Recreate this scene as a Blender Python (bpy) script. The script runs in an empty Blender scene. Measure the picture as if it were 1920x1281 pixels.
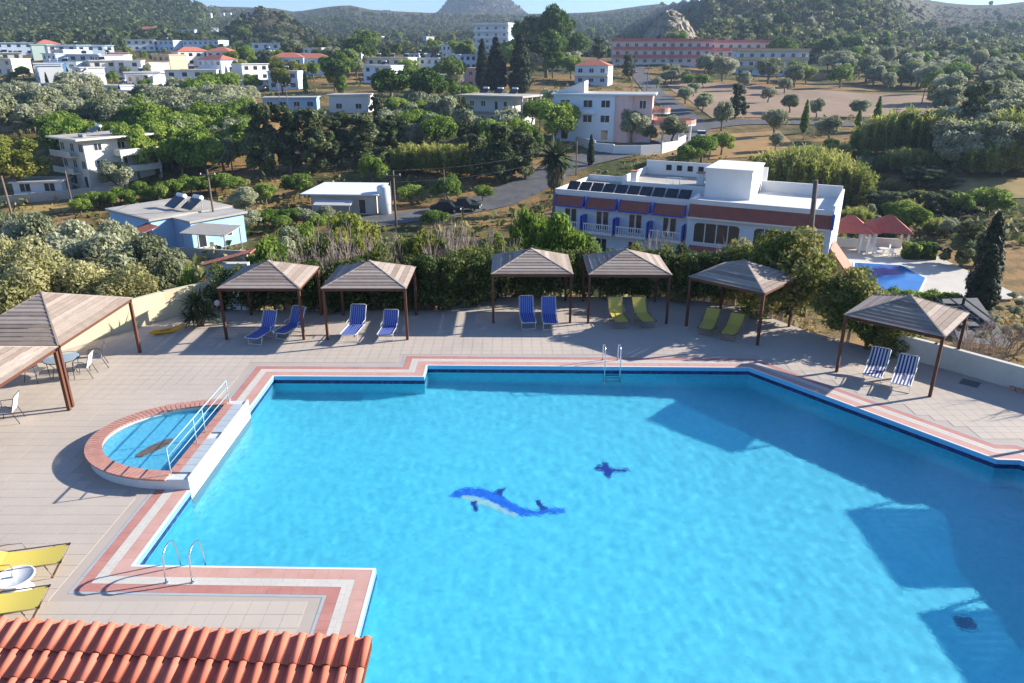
import bpy, bmesh, math, random
import numpy as np
from mathutils import Vector, Matrix
S = bpy.context.scene
COL = S.collection
R = math.radians
# ---------------------------------------------------------------- camera
cam = bpy.data.objects.new('camera', bpy.data.cameras.new('camera'))
COL.objects.link(cam); S.camera = cam
cam.data.sensor_width = 36.0
cam.data.lens = 1385.0/1920.0*36.0
cam.data.clip_start = 0.1; cam.data.clip_end = 12000
EYE = 11.0; PITCH = R(21.3); FPX = 1385.0
cam.location = (0, 0, EYE); cam.rotation_euler = (math.pi/2-PITCH, 0, 0)
# ---------------------------------------------------------------- sky, sun, exposure
SUN_EL, SUN_AZ = R(21.8), R(73.4)
wd = bpy.data.worlds.new('World'); S.world = wd; wd.use_nodes = True
_n = wd.node_tree.nodes; _bg = _n['Background']
_sky = _n.new('ShaderNodeTexSky'); _sky.sky_type = 'NISHITA'; _sky.sun_disc = False
_sky.sun_elevation = SUN_EL; _sky.sun_rotation = SUN_AZ; _sky.altitude = 60
_sky.air_density = 1.0; _sky.dust_density = 0.3; _sky.ozone_density = 3.5
_tint = _n.new('ShaderNodeMix'); _tint.data_type = 'RGBA'; _tint.blend_type = 'MULTIPLY'; _tint.inputs['Factor'].default_value = 1.0; _tint.inputs['B'].default_value = (.80, .98, 1.28, 1)   # clear autumn air, a little bluer all over
wd.node_tree.links.new(_sky.outputs[0], _tint.inputs['A']); wd.node_tree.links.new(_tint.outputs['Result'], _bg.inputs[0]); _bg.inputs[1].default_value = 0.065
_sl = bpy.data.lights.new('sun', 'SUN'); _sl.energy = 5.0; _sl.angle = R(0.5); _sl.color = (1.0, .94, .84)
_sl.cycles.is_caustics_light = True
sun = bpy.data.objects.new('sun', _sl); COL.objects.link(sun)
SUN_DIR = Vector((math.cos(SUN_EL)*math.sin(SUN_AZ), math.cos(SUN_EL)*math.cos(SUN_AZ), math.sin(SUN_EL)))
sun.rotation_euler = SUN_DIR.to_track_quat('Z', 'Y').to_euler(); sun.location = SUN_DIR*200
S.view_settings.view_transform = 'Standard'; S.view_settings.look = 'None'
S.view_settings.gamma = 1.0; S.view_settings.exposure = 1.36
S.render.engine = 'CYCLES'
S.cycles.use_denoising = True
S.cycles.max_bounces = 8; S.cycles.transparent_max_bounces = 8; S.cycles.diffuse_bounces = 3
# ---------------------------------------------------------------- helpers
rnd = random.Random(7)
def ray(px, py):
    a = (px-960)/FPX; b = -(py-640.5)/FPX; c, s = math.cos(PITCH), math.sin(PITCH)
    return (a, c+b*s, -s+b*c)
def P(px, py, z=0.0):                 # where the photo's sight line meets a level z
    d = ray(px, py); t = (z-EYE)/d[2]; return Vector((d[0]*t, d[1]*t, z))
def PY(px, py, y):                    # where it meets a distance y
    d = ray(px, py); t = y/d[1]; return Vector((d[0]*t, y, EYE+d[2]*t))
def row_of(y, z):
    c, s = math.cos(PITCH), math.sin(PITCH); zz = z-EYE
    return 640.5-FPX*(y*s+zz*c)/(y*c-zz*s)
def rowtan(row):                      # tangent of the elevation angle of a photo row
    return math.tan(-PITCH-math.atan((row-640.5)/FPX))
_KY = [-400, 31, 36, 45, 60, 75, 105, 120, 140, 165, 200, 250, 300, 350]
_KZ = [-2.9, -2.9, -3.2, -5.2, -9.3, -9.6, -9.2, -6.6, -4.4, -3.6, -1.6, .5, 4, 9]
_SX = [-1500, 0, 200, 330, 400, 430, 520, 560, 620, 660, 700, 800, 1000, 1060, 1120, 1190, 1250, 1300, 1400, 1600, 1720, 1745, 1800, 1850, 1920, 3400]
_SR = [-30, -34, -26, -6, 8, 12, 15, 22, 13, 9, 18, 24, 26, 24, 22, 12, 4, -10, -32, -26, -2, 4, 9, 9, 0, -20]
_DX = [-1500, 380, 420, 1240, 1320, 1640, 1730, 3400]
_DS = [950, 1000, 1500, 1400, 640, 640, 1100, 1000]
_ST = [rowtan(r) for r in _SR]
def terrain(x, y):
    x = np.asarray(x, float); y = np.asarray(y, float)
    z = np.interp(y, _KY, _KZ)
    yy = np.maximum(y, 60.0)
    px = 960+1486*x/yy
    et = np.interp(px, _SX, _ST); ds = np.interp(px, _DX, _DS)
    s = np.clip((y-350)/(ds-350), 0, 1)
    e0 = (9-EYE)/350.0
    e = e0+(et-e0)*(0.75*s+0.25*s*s*(3-2*s))
    zz = EYE+e*np.maximum(y, 350)
    far = np.where(y > ds, np.minimum(zz, EYE+et*ds), zz)
    z = np.where(y > 350, far, z)
    amp = np.clip((y-40)/400, 0, 1)*np.clip(1.15-s, 0, 1)
    z = z+amp*(1.3*np.sin(x*.031+1)*np.sin(y*.027)+.7*np.sin(x*.083+y*.05)+.4*np.sin(x*.19-y*.15))
    z = z+np.clip((s-.05)*4, 0, 1)*np.clip((1-s)*3, 0, 1)*(4*np.sin(x*.013+2)*np.sin(y*.011)+2.5*np.sin(x*.041+y*.023))
    # low brown hillock in front of the ridge, left of the middle
    z = z+26*np.exp(-((px-505)/80)**2-((y-620)/90)**2)
    # knoll with a bare cliff, right
    z = z+8*np.exp(-((px-1265)/45)**2-((y-390)/40)**2)
    # far bare cone
    z = z+(150+14*np.sin(x*.03+y*.011)+9*np.sin(x*.071-y*.03))*np.exp(-np.abs((px-903)/62)**1.5-((y-2300)/260)**2)*np.clip((y-1500)/300, 0, 1)
    # wooded gully on the right
    z = z-2.2*np.exp(-((px-1640)/120)**2-((y-118)/14)**2)
    return z
def T(x, y): return float(terrain(x, y))
def PT(px, py):                       # where the sight line meets the ground
    d = ray(px, py); lo = None; y = 34.0
    while y < 1400:
        t = y/d[1]
        if EYE+d[2]*t < T(d[0]*t, y): break
        lo = y; y *= 1.01
    if lo is None: lo = y/1.01
    for _ in range(12):
        m = (lo+y)/2; t = m/d[1]
        if EYE+d[2]*t < T(d[0]*t, m): y = m
        else: lo = m
    t = y/d[1]; return Vector((d[0]*t, y, T(d[0]*t, y)))
def scale_at(p):                      # metres per photo pixel at a point
    return (p.y*math.cos(PITCH)-(p.z-EYE)*math.sin(PITCH))/FPX

class MB:
    def __init__(s): s.v = []; s.f = []; s.m = []; s.mi = 0
    def add(s, vs, fs):
        b = len(s.v); s.v += [tuple(v) for v in vs]
        for f in fs: s.f.append(tuple(b+i for i in f)); s.m.append(s.mi)
        return s
    def box(s, c, d, rz=0.0):
        x, y, z = d[0]/2, d[1]/2, d[2]/2; ca, sa = math.cos(rz), math.sin(rz); vs = []
        for dz in (-z, z):
            for dx, dy in ((-x, -y), (x, -y), (x, y), (-x, y)):
                vs.append((c[0]+dx*ca-dy*sa, c[1]+dx*sa+dy*ca, c[2]+dz))
        return s.add(vs, [(0, 3, 2, 1), (4, 5, 6, 7), (0, 1, 5, 4), (1, 2, 6, 5), (2, 3, 7, 6), (3, 0, 4, 7)])
    def bb(s, x0, x1, y0, y1, z0, z1): return s.box(((x0+x1)/2, (y0+y1)/2, (z0+z1)/2), (x1-x0, y1-y0, z1-z0))
    def prism(s, pts, z0, z1):        # pts counter-clockwise
        n = len(pts)
        vs = [(p[0], p[1], z0) for p in pts]+[(p[0], p[1], z1) for p in pts]
        return s.add(vs, [tuple(range(n-1, -1, -1)), tuple(range(n, 2*n))]+[(i, (i+1) % n, n+(i+1) % n, n+i) for i in range(n)])
    def hexa(s, bot, top):            # two 4-point rings
        return s.add(list(bot)+list(top), [(3, 2, 1, 0), (4, 5, 6, 7), (0, 1, 5, 4), (1, 2, 6, 5), (2, 3, 7, 6), (3, 0, 4, 7)])
    def tube(s, pts, r, n=6, cap=True):
        pts = [Vector(p) for p in pts]; k = len(pts)
        rs = r if isinstance(r, (list, tuple)) else [r]*k
        vs = []; prev = None
        for i, p in enumerate(pts):
            t = (pts[min(i+1, k-1)]-pts[max(i-1, 0)]).normalized()
            if prev is None:
                a = Vector((0, 0, 1)) if abs(t.z) < .9 else Vector((1, 0, 0))
                u = t.cross(a).normalized()
            else:
                u = (prev-t*prev.dot(t)).normalized()
            prev = u; w = t.cross(u)
            for j in range(n):
                an = 2*math.pi*j/n; vs.append(p+(u*math.cos(an)+w*math.sin(an))*rs[i])
        fs = [(i*n+j, i*n+(j+1) % n, (i+1)*n+(j+1) % n, (i+1)*n+j) for i in range(k-1) for j in range(n)]
        if cap: fs += [tuple(range(n-1, -1, -1)), tuple(range((k-1)*n, k*n))]
        return s.add(vs, fs)
    def lathe(s, prof, n=16, c=(0, 0, 0)):
        vs = [(c[0]+r*math.cos(2*math.pi*j/n), c[1]+r*math.sin(2*math.pi*j/n), c[2]+z) for r, z in prof for j in range(n)]
        k = len(prof)
        fs = [(i*n+j, i*n+(j+1) % n, (i+1)*n+(j+1) % n, (i+1)*n+j) for i in range(k-1) for j in range(n)]
        fs += [tuple(range(n-1, -1, -1)), tuple(range((k-1)*n, k*n))]
        return s.add(vs, fs)
    def mesh(s, name, mats, smooth=False):
        me = bpy.data.meshes.new(name); me.from_pydata(s.v, [], s.f)
        mats = mats if isinstance(mats, (list, tuple)) else [mats]
        for m in mats: me.materials.append(m)
        if len(mats) > 1: me.polygons.foreach_set('material_index', s.m)
        if smooth: me.polygons.foreach_set('use_smooth', [True]*len(s.f))
        me.update(); return me
    def build(s, name, mats, parent=None, smooth=False, loc=None, rz=None):
        return link(name, s.mesh(name, mats, smooth), parent, loc, rz)
def link(name, me, parent=None, loc=None, rz=None):
    o = bpy.data.objects.new(name, me); COL.objects.link(o)
    if parent is not None: o.parent = parent
    if loc is not None: o.location = loc
    if rz is not None: o.rotation_euler = (0, 0, rz)
    return o
def tag(o, label=None, cat=None, group=None, kind=None):
    if label: o['label'] = label
    if cat: o['category'] = cat
    if group: o['group'] = group
    if kind: o['kind'] = kind
    return o
def thing(name, label, cat, loc=(0, 0, 0), rz=0.0, group=None):
    o = bpy.data.objects.new(name, None); COL.objects.link(o); o.empty_display_size = .2
    o.location = loc; o.rotation_euler = (0, 0, rz); return tag(o, label, cat, group)
def dup(root, loc, rz=0.0, label=None, group=None, scale=None):
    r = root.copy(); COL.objects.link(r); r.location = loc; r.rotation_euler = (0, 0, rz)
    if scale is not None: r.scale = scale
    if label: r['label'] = label
    if group: r['group'] = group
    for ch in KIDS.get(root.name, ()):
        c = ch.copy(); COL.objects.link(c); c.parent = r
        for g in KIDS.get(ch.name, ()):
            d = g.copy(); COL.objects.link(d); d.parent = c
    return r
KIDS = {}
def note_kids(root):
    KIDS[root.name] = list(root.children)
    for c in root.children: KIDS[c.name] = list(c.children)
# ---------------------------------------------------------------- materials
def M(name, col, rough=.7, var=None, scale=3.0, bump=0.0, bscale=20.0, spec=.4, metal=0.0, detail=4, stretch=None, mix=1.0, objco=False):
    m = bpy.data.materials.new(name); m.use_nodes = True; nt = m.node_tree; N = nt.nodes; b = N['Principled BSDF']
    b.inputs['Base Color'].default_value = (*col, 1); b.inputs['Roughness'].default_value = rough
    b.inputs['Metallic'].default_value = metal; b.inputs['Specular IOR Level'].default_value = spec
    if var or bump:
        if objco: src = N.new('ShaderNodeTexCoord').outputs['Object']
        else: src = N.new('ShaderNodeNewGeometry').outputs['Position']
        if stretch:
            mp = N.new('ShaderNodeMapping'); mp.inputs['Scale'].default_value = stretch
            nt.links.new(src, mp.inputs[0]); src = mp.outputs[0]
    if var:
        t = N.new('ShaderNodeTexNoise'); t.inputs['Scale'].default_value = scale; t.inputs['Detail'].default_value = detail
        t.inputs['Roughness'].default_value = .65
        nt.links.new(src, t.inputs['Vector'])
        r = N.new('ShaderNodeValToRGB'); r.color_ramp.elements[0].position = .33; r.color_ramp.elements[1].position = .67
        r.color_ramp.elements[0].color = (*col, 1); r.color_ramp.elements[1].color = (*var, 1)
        nt.links.new(t.outputs[0], r.inputs[0]); nt.links.new(r.outputs[0], b.inputs['Base Color'])
    if bump:
        t2 = N.new('ShaderNodeTexNoise'); t2.inputs['Scale'].default_value = bscale; t2.inputs['Detail'].default_value = 5
        nt.links.new(src, t2.inputs['Vector'])
        bp = N.new('ShaderNodeBump'); bp.inputs['Strength'].default_value = bump; bp.inputs['Distance'].default_value = .05
        nt.links.new(t2.outputs[0], bp.inputs['Height']); nt.links.new(bp.outputs[0], b.inputs['Normal'])
    return m
def leafmat(name, c1, c2, c3=None, trans=.3, rough=.6):
    m = bpy.data.materials.new(name); m.use_nodes = True; nt = m.node_tree; N = nt.nodes
    N.remove(N['Principled BSDF']); out = N['Material Output']
    a = N.new('ShaderNodeAttribute'); a.attribute_name = 'tone'
    oi = N.new('ShaderNodeObjectInfo')
    ad = N.new('ShaderNodeMath'); ad.operation = 'MULTIPLY_ADD'; ad.inputs[1].default_value = .45; ad.inputs[2].default_value = -.22
    nt.links.new(oi.outputs['Random'], ad.inputs[0])
    ad2 = N.new('ShaderNodeMath'); ad2.operation = 'ADD'; ad2.use_clamp = True
    nt.links.new(a.outputs['Fac'], ad2.inputs[0]); nt.links.new(ad.outputs[0], ad2.inputs[1])
    r = N.new('ShaderNodeValToRGB'); e = r.color_ramp.elements
    e[0].color = (*c1, 1); e[1].color = (*(c3 or c2), 1); k = e.new(.55); k.color = (*c2, 1)
    nt.links.new(ad2.outputs[0], r.inputs[0])
    p = N.new('ShaderNodeBsdfPrincipled'); p.inputs['Roughness'].default_value = rough; p.inputs['Specular IOR Level'].default_value = .1
    t = N.new('ShaderNodeBsdfTranslucent'); mx = N.new('ShaderNodeMixShader'); mx.inputs[0].default_value = trans
    nt.links.new(r.outputs[0], p.inputs['Base Color']); nt.links.new(r.outputs[0], t.inputs['Color'])
    nt.links.new(p.outputs[0], mx.inputs[1]); nt.links.new(t.outputs[0], mx.inputs[2]); nt.links.new(mx.outputs[0], out.inputs[0])
    return m
# ---------------------------------------------------------------- ground
def ground_mat():
    m = bpy.data.materials.new('dry_ground'); m.use_nodes = True; nt = m.node_tree; N = nt.nodes; L = nt.links; b = N['Principled BSDF']
    b.inputs['Roughness'].default_value = .95; b.inputs['Specular IOR Level'].default_value = .1
    g = N.new('ShaderNodeNewGeometry')
    def noise(sc, det=5, rough=.6):
        t = N.new('ShaderNodeTexNoise'); t.inputs['Scale'].default_value = sc; t.inputs['Detail'].default_value = det
        t.inputs['Roughness'].default_value = rough; L.new(g.outputs['Position'], t.inputs['Vector']); return t.outputs[0]
    def ramp(src, stops):
        r = N.new('ShaderNodeValToRGB'); e = r.color_ramp.elements
        e[0].position, e[0].color = stops[0][0], (*stops[0][1], 1); e[1].position, e[1].color = stops[-1][0], (*stops[-1][1], 1)
        for p, c in stops[1:-1]: k = e.new(p); k.color = (*c, 1)
        L.new(src, r.inputs[0]); return r.outputs[0]
    def mix(f, a, c):
        x = N.new('ShaderNodeMix'); x.data_type = 'RGBA'; L.new(f, x.inputs['Factor']); L.new(a, x.inputs['A']); L.new(c, x.inputs['B']); return x.outputs['Result']
    grass = ramp(noise(.35, 8, .7), [(.3, (.08, .075, .03)), (.45, (.22, .145, .06)), (.6, (.34, .20, .085)), (.75, (.13, .12, .04))])
    green = ramp(noise(.9, 8, .75), [(.3, (.03, .04, .012)), (.5, (.065, .075, .024)), (.7, (.13, .11, .045))])
    near = mix(ramp(noise(.045, 4), [(.46, (0, 0, 0)), (.60, (1, 1, 1))]), grass, green)
    hill = ramp(noise(.06, 9, .75), [(.3, (.025, .033, .014)), (.47, (.06, .06, .028)), (.6, (.115, .09, .05)), (.72, (.19, .16, .10))])
    s = N.new('ShaderNodeSeparateXYZ'); L.new(g.outputs['Position'], s.inputs[0])
    mr = N.new('ShaderNodeMapRange'); mr.inputs[1].default_value = 300; mr.inputs[2].default_value = 430; L.new(s.outputs[1], mr.inputs[0])
    L.new(mix(mr.outputs[0], near, hill), b.inputs['Base Color'])
    bp = N.new('ShaderNodeBump'); bp.inputs['Strength'].default_value = .6; bp.inputs['Distance'].default_value = .3
    L.new(noise(1.6, 6, .7), bp.inputs['Height']); L.new(bp.outputs[0], b.inputs['Normal'])
    return m
ys = [-400, -200, -60, 0, 20, 31]
while ys[-1] < 3600: ys.append(ys[-1]*1.014+.1)
us = np.linspace(-1.5, 1.5, 250); ys = np.array(ys)
X = us[None, :]*(np.maximum(ys, 60)+np.maximum(0, -ys)*1.5)[:, None]; Y = np.repeat(ys[:, None], len(us), 1)
Z = terrain(X, Y)
_v = np.stack([X, Y, Z], -1).reshape(-1, 3); nx = len(us)
_i = (np.arange(len(ys)-1)[:, None]*nx+np.arange(nx-1)[None, :]).ravel()
me = bpy.data.meshes.new('ground'); me.from_pydata(_v.tolist(), [], np.stack([_i, _i+1, _i+nx+1, _i+nx], 1).tolist())
me.materials.append(ground_mat()); me.polygons.foreach_set('use_smooth', [True]*len(me.polygons))
tag(link('ground', me), kind='structure')
ASPH = M('asphalt', (.085, .085, .09), .9, (.13, .13, .13), .6, .2, 8, spec=.2)
def sheet_strip(name, pts, w, mat, lift=.12, step=2.0):
    q = [Vector((p.x, p.y)) for p in pts]; out = [q[0]]
    for a, b in zip(q, q[1:]):
        n = max(1, int((b-a).length/step))
        out += [a+(b-a)*(k+1)/n for k in range(n)]
    for _ in range(6): out = [out[0]]+[(out[i-1]+out[i]*2+out[i+1])/4 for i in range(1, len(out)-1)]+[out[-1]]
    mb = MB(); vs = []; K = 5
    for i, p in enumerate(out):
        t = (out[min(i+1, len(out)-1)]-out[max(i-1, 0)]).normalized(); n = Vector((-t.y, t.x))
        for k in range(K):
            c = p+n*w*(k/(K-1)-.5); vs.append((c.x, c.y, T(c.x, c.y)+lift))
    mb.add(vs, [(i*K+k, i*K+k+1, (i+1)*K+k+1, (i+1)*K+k) for i in range(len(out)-1) for k in range(K-1)])
    return tag(mb.build(name, mat, smooth=True), kind='structure'), out
ROAD1 = [PT(*p) for p in ((640, 425), (760, 408), (830, 400), (900, 386), (960, 364), (1000, 345), (1040, 322), (1085, 302), (1150, 288), (1230, 275), (1290, 255), (1305, 238), (1275, 213), (1235, 182), (1207, 150), (1192, 128), (1186, 112))]
sheet_strip('road', ROAD1, 6.4, ASPH)
sheet_strip('road', [PT(*p) for p in ((1290, 243), (1370, 230), (1480, 229), (1600, 236), (1760, 238), (1930, 244))], 6.0, ASPH, .16)
sheet_strip('side_road', [PT(*p) for p in ((1296, 262), (1245, 274), (1150, 292), (1088, 306))], 5, ASPH, .2)
sheet_strip('dirt_track', [PT(*p) for p in ((500, 182), (620, 176), (760, 200), (850, 214))], 4, M('dirt', (.34, .26, .17), .95, (.24, .18, .12), .4), .15)
FIELD = M('ploughed_field', (.27, .185, .125), .95, (.34, .24, .165), .12, .4, 1.5, spec=.1)
def sheet_poly(name, pts, mat, lift=.1, n=26):
    mb = MB(); a, b, c, d = pts; vs = []
    for j in range(n+1):
        for i in range(n+1):
            u, v = i/n, j/n; p = (a*(1-u)+b*u)*(1-v)+(d*(1-u)+c*u)*v
            vs.append((p.x, p.y, T(p.x, p.y)+lift))
    mb.add(vs, [(j*(n+1)+i, j*(n+1)+i+1, (j+1)*(n+1)+i+1, (j+1)*(n+1)+i) for j in range(n) for i in range(n)])
    return tag(mb.build(name, mat, smooth=True), kind='structure')
sheet_poly('ploughed_field', [PT(1335, 222), PT(1780, 224), PT(1775, 184), PT(1236, 146)], FIELD)
sheet_poly('dry_field', [PT(1330, 300), PT(1500, 292), PT(1460, 246), PT(1340, 252)], M('straw', (.40, .24, .10), .95, (.28, .18, .08), .25, .4, 2, spec=.1))
sheet_poly('dry_field', [PT(1770, 378), PT(1925, 372), PT(1925, 335), PT(1790, 335)], M('straw_pale', (.36, .25, .11), .95, (.22, .18, .07), .3, .4, 2, spec=.1))
sheet_poly('dry_field', [PT(20, 412), PT(125, 398), PT(150, 380), PT(30, 388)], M('straw_gold', (.42, .28, .10), .95, (.27, .2, .08), .3, .4, 2, spec=.1))
sheet_poly('dry_field', [PT(430, 285), PT(560, 262), PT(640, 205), PT(440, 215)], M('straw_orange', (.42, .24, .09), .95, (.27, .18, .08), .2, .4, 2, spec=.1))
# ---------------------------------------------------------------- pool and deck
POOL = [(-8.72, 14.02), (-3.12, 13.9), (-3.12, 8.9), (13.9, 8.9), (14.2, 16.2), (15.1, 18.3), (14.75, 18.72), (14.1, 18.76), (10.8, 23.05), (8.9, 25.5), (-3.2, 25.72), (-3.2, 24.66), (-8.72, 24.72)]
WZ = -0.30; FZ = -1.6
def inside(p, poly):
    x, y = p[0], p[1]; c = False; j = len(poly)-1
    for i in range(len(poly)):
        xi, yi = poly[i][:2]; xj, yj = poly[j][:2]
        if (yi > y) != (yj > y) and x < (xj-xi)*(y-yi)/(yj-yi)+xi: c = not c
        j = i
    return c
def offset(poly, d):                  # outward for a counter-clockwise ring
    n = len(poly); out = []
    for i in range(n):
        a, b, c = Vector(poly[i-1][:2]), Vector(poly[i][:2]), Vector(poly[(i+1) % n][:2])
        t1, t2 = (b-a).normalized(), (c-b).normalized()
        n1, n2 = Vector((t1.y, -t1.x)), Vector((t2.y, -t2.x)); k = (n1+n2)/(1+n1.dot(n2))
        out.append((b.x+k.x*d, b.y+k.y*d))
    return out
DECK = [(-20.6, -6), (-2.0, -6), (20.6, -6), (20.6, 20.2), (17.95, 23.4), (15.95, 25.9), (14.9, 27.0), (12.6, 29.4), (10.6, 32.8), (7.5, 34.2), (-2.6, 34.2), (-2.9, 32.2), (-12.4, 32.2), (-14.2, 32.7), (-17.3, 28.2), (-20.6, 23.6)]
TILE = M('deck_tile', (.43, .37, .315), .75, (.52, .445, .37), .28, .05, 30, spec=.3, detail=10)
TILE2 = M('deck_bed', (.40, .345, .295), .8, (.45, .385, .325), .35, spec=.25)
CUT = offset(POOL, .97)
bm = bmesh.new(); ring = []
for loop in (DECK, CUT):
    vs = [bm.verts.new((p[0], p[1], -.006)) for p in loop]
    ring += [bm.edges.new((vs[i], vs[(i+1) % len(vs)])) for i in range(len(vs))]
bmesh.ops.triangle_fill(bm, use_beauty=True, use_dissolve=False, edges=ring)
for f in bm.faces:
    if f.normal.z < 0: f.normal_flip()
me = bpy.data.meshes.new('pool_deck'); bm.to_mesh(me); bm.free(); me.materials.append(TILE2)
deck = tag(link('pool_deck', me), kind='structure')
mb = MB(); n = len(DECK)
mb.add([(p[0], p[1], -.006) for p in DECK]+[(p[0], p[1], -4.5) for p in DECK], [(i, n+i, n+(i+1) % n, (i+1) % n) for i in range(n)])
mb.build('retaining_side', M('retaining_render', (.5, .46, .38), .9, (.4, .37, .3), 1.0), deck)
# kids' pool footprint keeps deck tiles out
KC = (-9.3, 19.6); KRX, KRY = 3.25, 2.5
def in_kid(x, y): return x < -8.7 and ((x-KC[0])/KRX)**2+((y-KC[1])/KRY)**2 < 1.0
ts = .40; cells = []
i0 = math.floor(-20.6/ts)
for i in range(i0, int(19.5/ts)+1):
    for j in range(int(8.4/ts), int(34.2/ts)+1):
        x0, y0 = i*ts, j*ts; cs = [(x0, y0), (x0+ts, y0), (x0+ts, y0+ts), (x0, y0+ts)]
        if all(inside(c, DECK) and not inside(c, CUT) for c in cs) and not any(in_kid(*c) for c in cs): cells.append((x0+ts/2, y0+ts/2))
def near_key(c):
    d = math.hypot(c[0], c[1])
    vis = abs(c[0])/(c[1]*.93+4) < .70 and c[1] > 11.8
    return (0 if vis else 1000)+d
cells.sort(key=near_key)
tb = MB(); g = .004; h = ts/2-g
tb.bb(-h, h, -h, h, -.02, 0); tile_me = tb.mesh('tile', TILE)
for c in cells[:300]: link('tile', tile_me, deck, (c[0], c[1], rnd.uniform(-.0008, .0008)))
tb = MB()
for c in cells[300:]:
    z = rnd.uniform(-.0008, .0008)
    tb.add([(c[0]-h, c[1]-h, z), (c[0]+h, c[1]-h, z), (c[0]+h, c[1]+h, z), (c[0]-h, c[1]+h, z)], [(0, 1, 2, 3)])
tag(tb.build('tile_field', TILE, deck), kind='stuff')
# coping bands
PINK = M('coping_pink', (.50, .27, .22), .7, (.56, .34, .28), 1.4, .05, 40)
REDT = M('coping_red', (.42, .175, .145), .7, (.48, .235, .19), 1.4, .05, 40)
WHT = M('coping_white', (.59, .545, .48), .65, (.52, .48, .425), 1.4, .05, 40)
GRY = M('coping_grey', (.34, .37, .39), .7, (.40, .42, .43), 1.5)
NOSE = M('coping_nosing', (.72, .70, .66), .5)
coping = tag(bpy.data.objects.new('pool_coping', None), kind='structure'); COL.objects.link(coping)
bands = [(.0, .07, NOSE, .45, 'nosing', .004), (.07, .40, PINK, .33, 'coping_tile', 0), (.40, .53, WHT, .25, 'coping_tile', 0), (.53, .66, WHT, .25, 'coping_tile', .002), (.66, .92, REDT, .27, 'coping_tile', 0), (.92, 1.0, GRY, .5, 'border_strip', -.001)]
pieces = []
N_ = len(POOL)
for d0, d1, mt, tl, nm, zup in bands:
    A, B = offset(POOL, d0+.002), offset(POOL, d1-.002)
    for i in range(N_):
        j = (i+1) % N_
        if i == 2: continue            # the far (near-camera) sides lie below the picture
        a, b, c, d = Vector(A[i]), Vector(A[j]), Vector(B[j]), Vector(B[i])
        t = (Vector(POOL[j])-Vector(POOL[i])).normalized(); nrm = Vector((t.y, -t.x)); o = Vector(POOL[i])
        sa, sb = (a-o).dot(t), (b-o).dot(t); sc_, sd = (c-o).dot(t), (d-o).dot(t)
        lo, hi = max(sa, sd), min(sb, sc_)
        if hi-lo < .05:
            pieces.append(([a, b, c, d], mt, nm, zup)); continue
        k = max(1, round((hi-lo)/tl)); cuts = [lo+(hi-lo)*q/k for q in range(k+1)]
        for q in range(k):
            s0, s1 = cuts[q]+.002, cuts[q+1]-.002
            pa = a if q == 0 else o+t*s0+nrm*(d0+.002); pd = d if q == 0 else o+t*s0+nrm*(d1-.002)
            pb = b if q == k-1 else o+t*s1+nrm*(d0+.002); pc = c if q == k-1 else o+t*s1+nrm*(d1-.002)
            pieces.append(([pa, pb, pc, pd], mt, nm, zup))
def under_kid(q):
    m = (q[0]+q[1]+q[2]+q[3])/4; return -9.8 < m.x < -8.6 and 17.35 < m.y < 21.75
pieces = [p for p in pieces if not under_kid(p[0])]
pieces.sort(key=lambda p: math.hypot((p[0][0].x+p[0][2].x)/2, (p[0][0].y+p[0][2].y)/2)+(0 if p[0][0].y > 10 else 100))
def slab(mb, q, z, th=.03):
    mb.hexa([(p.x, p.y, z-th) for p in q], [(p.x, p.y, z) for p in q])
rest = {}
for k, (q, mt, nm, zup) in enumerate(pieces):
    z = zup+rnd.uniform(-.0006, .0006)
    if k < 300:
        c = (q[0]+q[1]+q[2]+q[3])/4; mb = MB(); slab(mb, [p-c for p in q], 0); mb.build(nm, mt, coping, loc=(c.x, c.y, z))
    else:
        mb = rest.setdefault(mt.name, (MB(), mt))[0]; slab(mb, q, z)
for nm, (mb, mt) in rest.items(): tag(mb.build('coping_tile_run', mt, coping), kind='stuff')
mb = MB()                              # bedding under the coping
A, B = offset(POOL, .0), offset(POOL, .99)
mb.add([(p[0], p[1], -.012) for p in A]+[(p[0], p[1], -.012) for p in B], [(i, N_+i, N_+(i+1) % N_, (i+1) % N_)[::-1] for i in range(N_)])
mb.build('coping_bed', M('grout', (.42, .37, .32), .9), coping)
# basin
def mosaic(name, c1, c2, c3, sc=9.0):
    m = bpy.data.materials.new(name); m.use_nodes = True; nt = m.node_tree; N = nt.nodes; b = N['Principled BSDF']; b.inputs['Roughness'].default_value = .5
    g = N.new('ShaderNodeNewGeometry'); mp = N.new('ShaderNodeVectorMath'); mp.operation = 'MULTIPLY'; mp.inputs[1].default_value = (sc, sc, sc)
    fl = N.new('ShaderNodeVectorMath'); fl.operation = 'FLOOR'; w = N.new('ShaderNodeTexWhiteNoise')
    nt.links.new(g.outputs['Position'], mp.inputs[0]); nt.links.new(mp.outputs[0], fl.inputs[0]); nt.links.new(fl.outputs[0], w.inputs[0])
    r = N.new('ShaderNodeValToRGB'); e = r.color_ramp.elements; e[0].color = (*c1, 1); e[1].color = (*c3, 1); k = e.new(.5); k.color = (*c2, 1)
    nt.links.new(w.outputs[0], r.inputs[0]); nt.links.new(r.outputs[0], b.inputs['Base Color']); return m
CYAN = mosaic('pool_mosaic', (.13, .61, .735), (.155, .655, .775), (.19, .70, .815))
NAVY = mosaic('navy_band', (.004, .010, .06), (.008, .018, .10), (.02, .05, .2), 10)
RIM = M('basin_rim', (.16, .52, .74), .5)
basin = tag(bpy.data.objects.new('pool_basin', None), kind='structure'); COL.objects.link(basin)
def floor_z(x): return float(np.interp(x, [-3.1, 6.0], [-1.2, FZ]))     # shallow end left, deep end right
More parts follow.
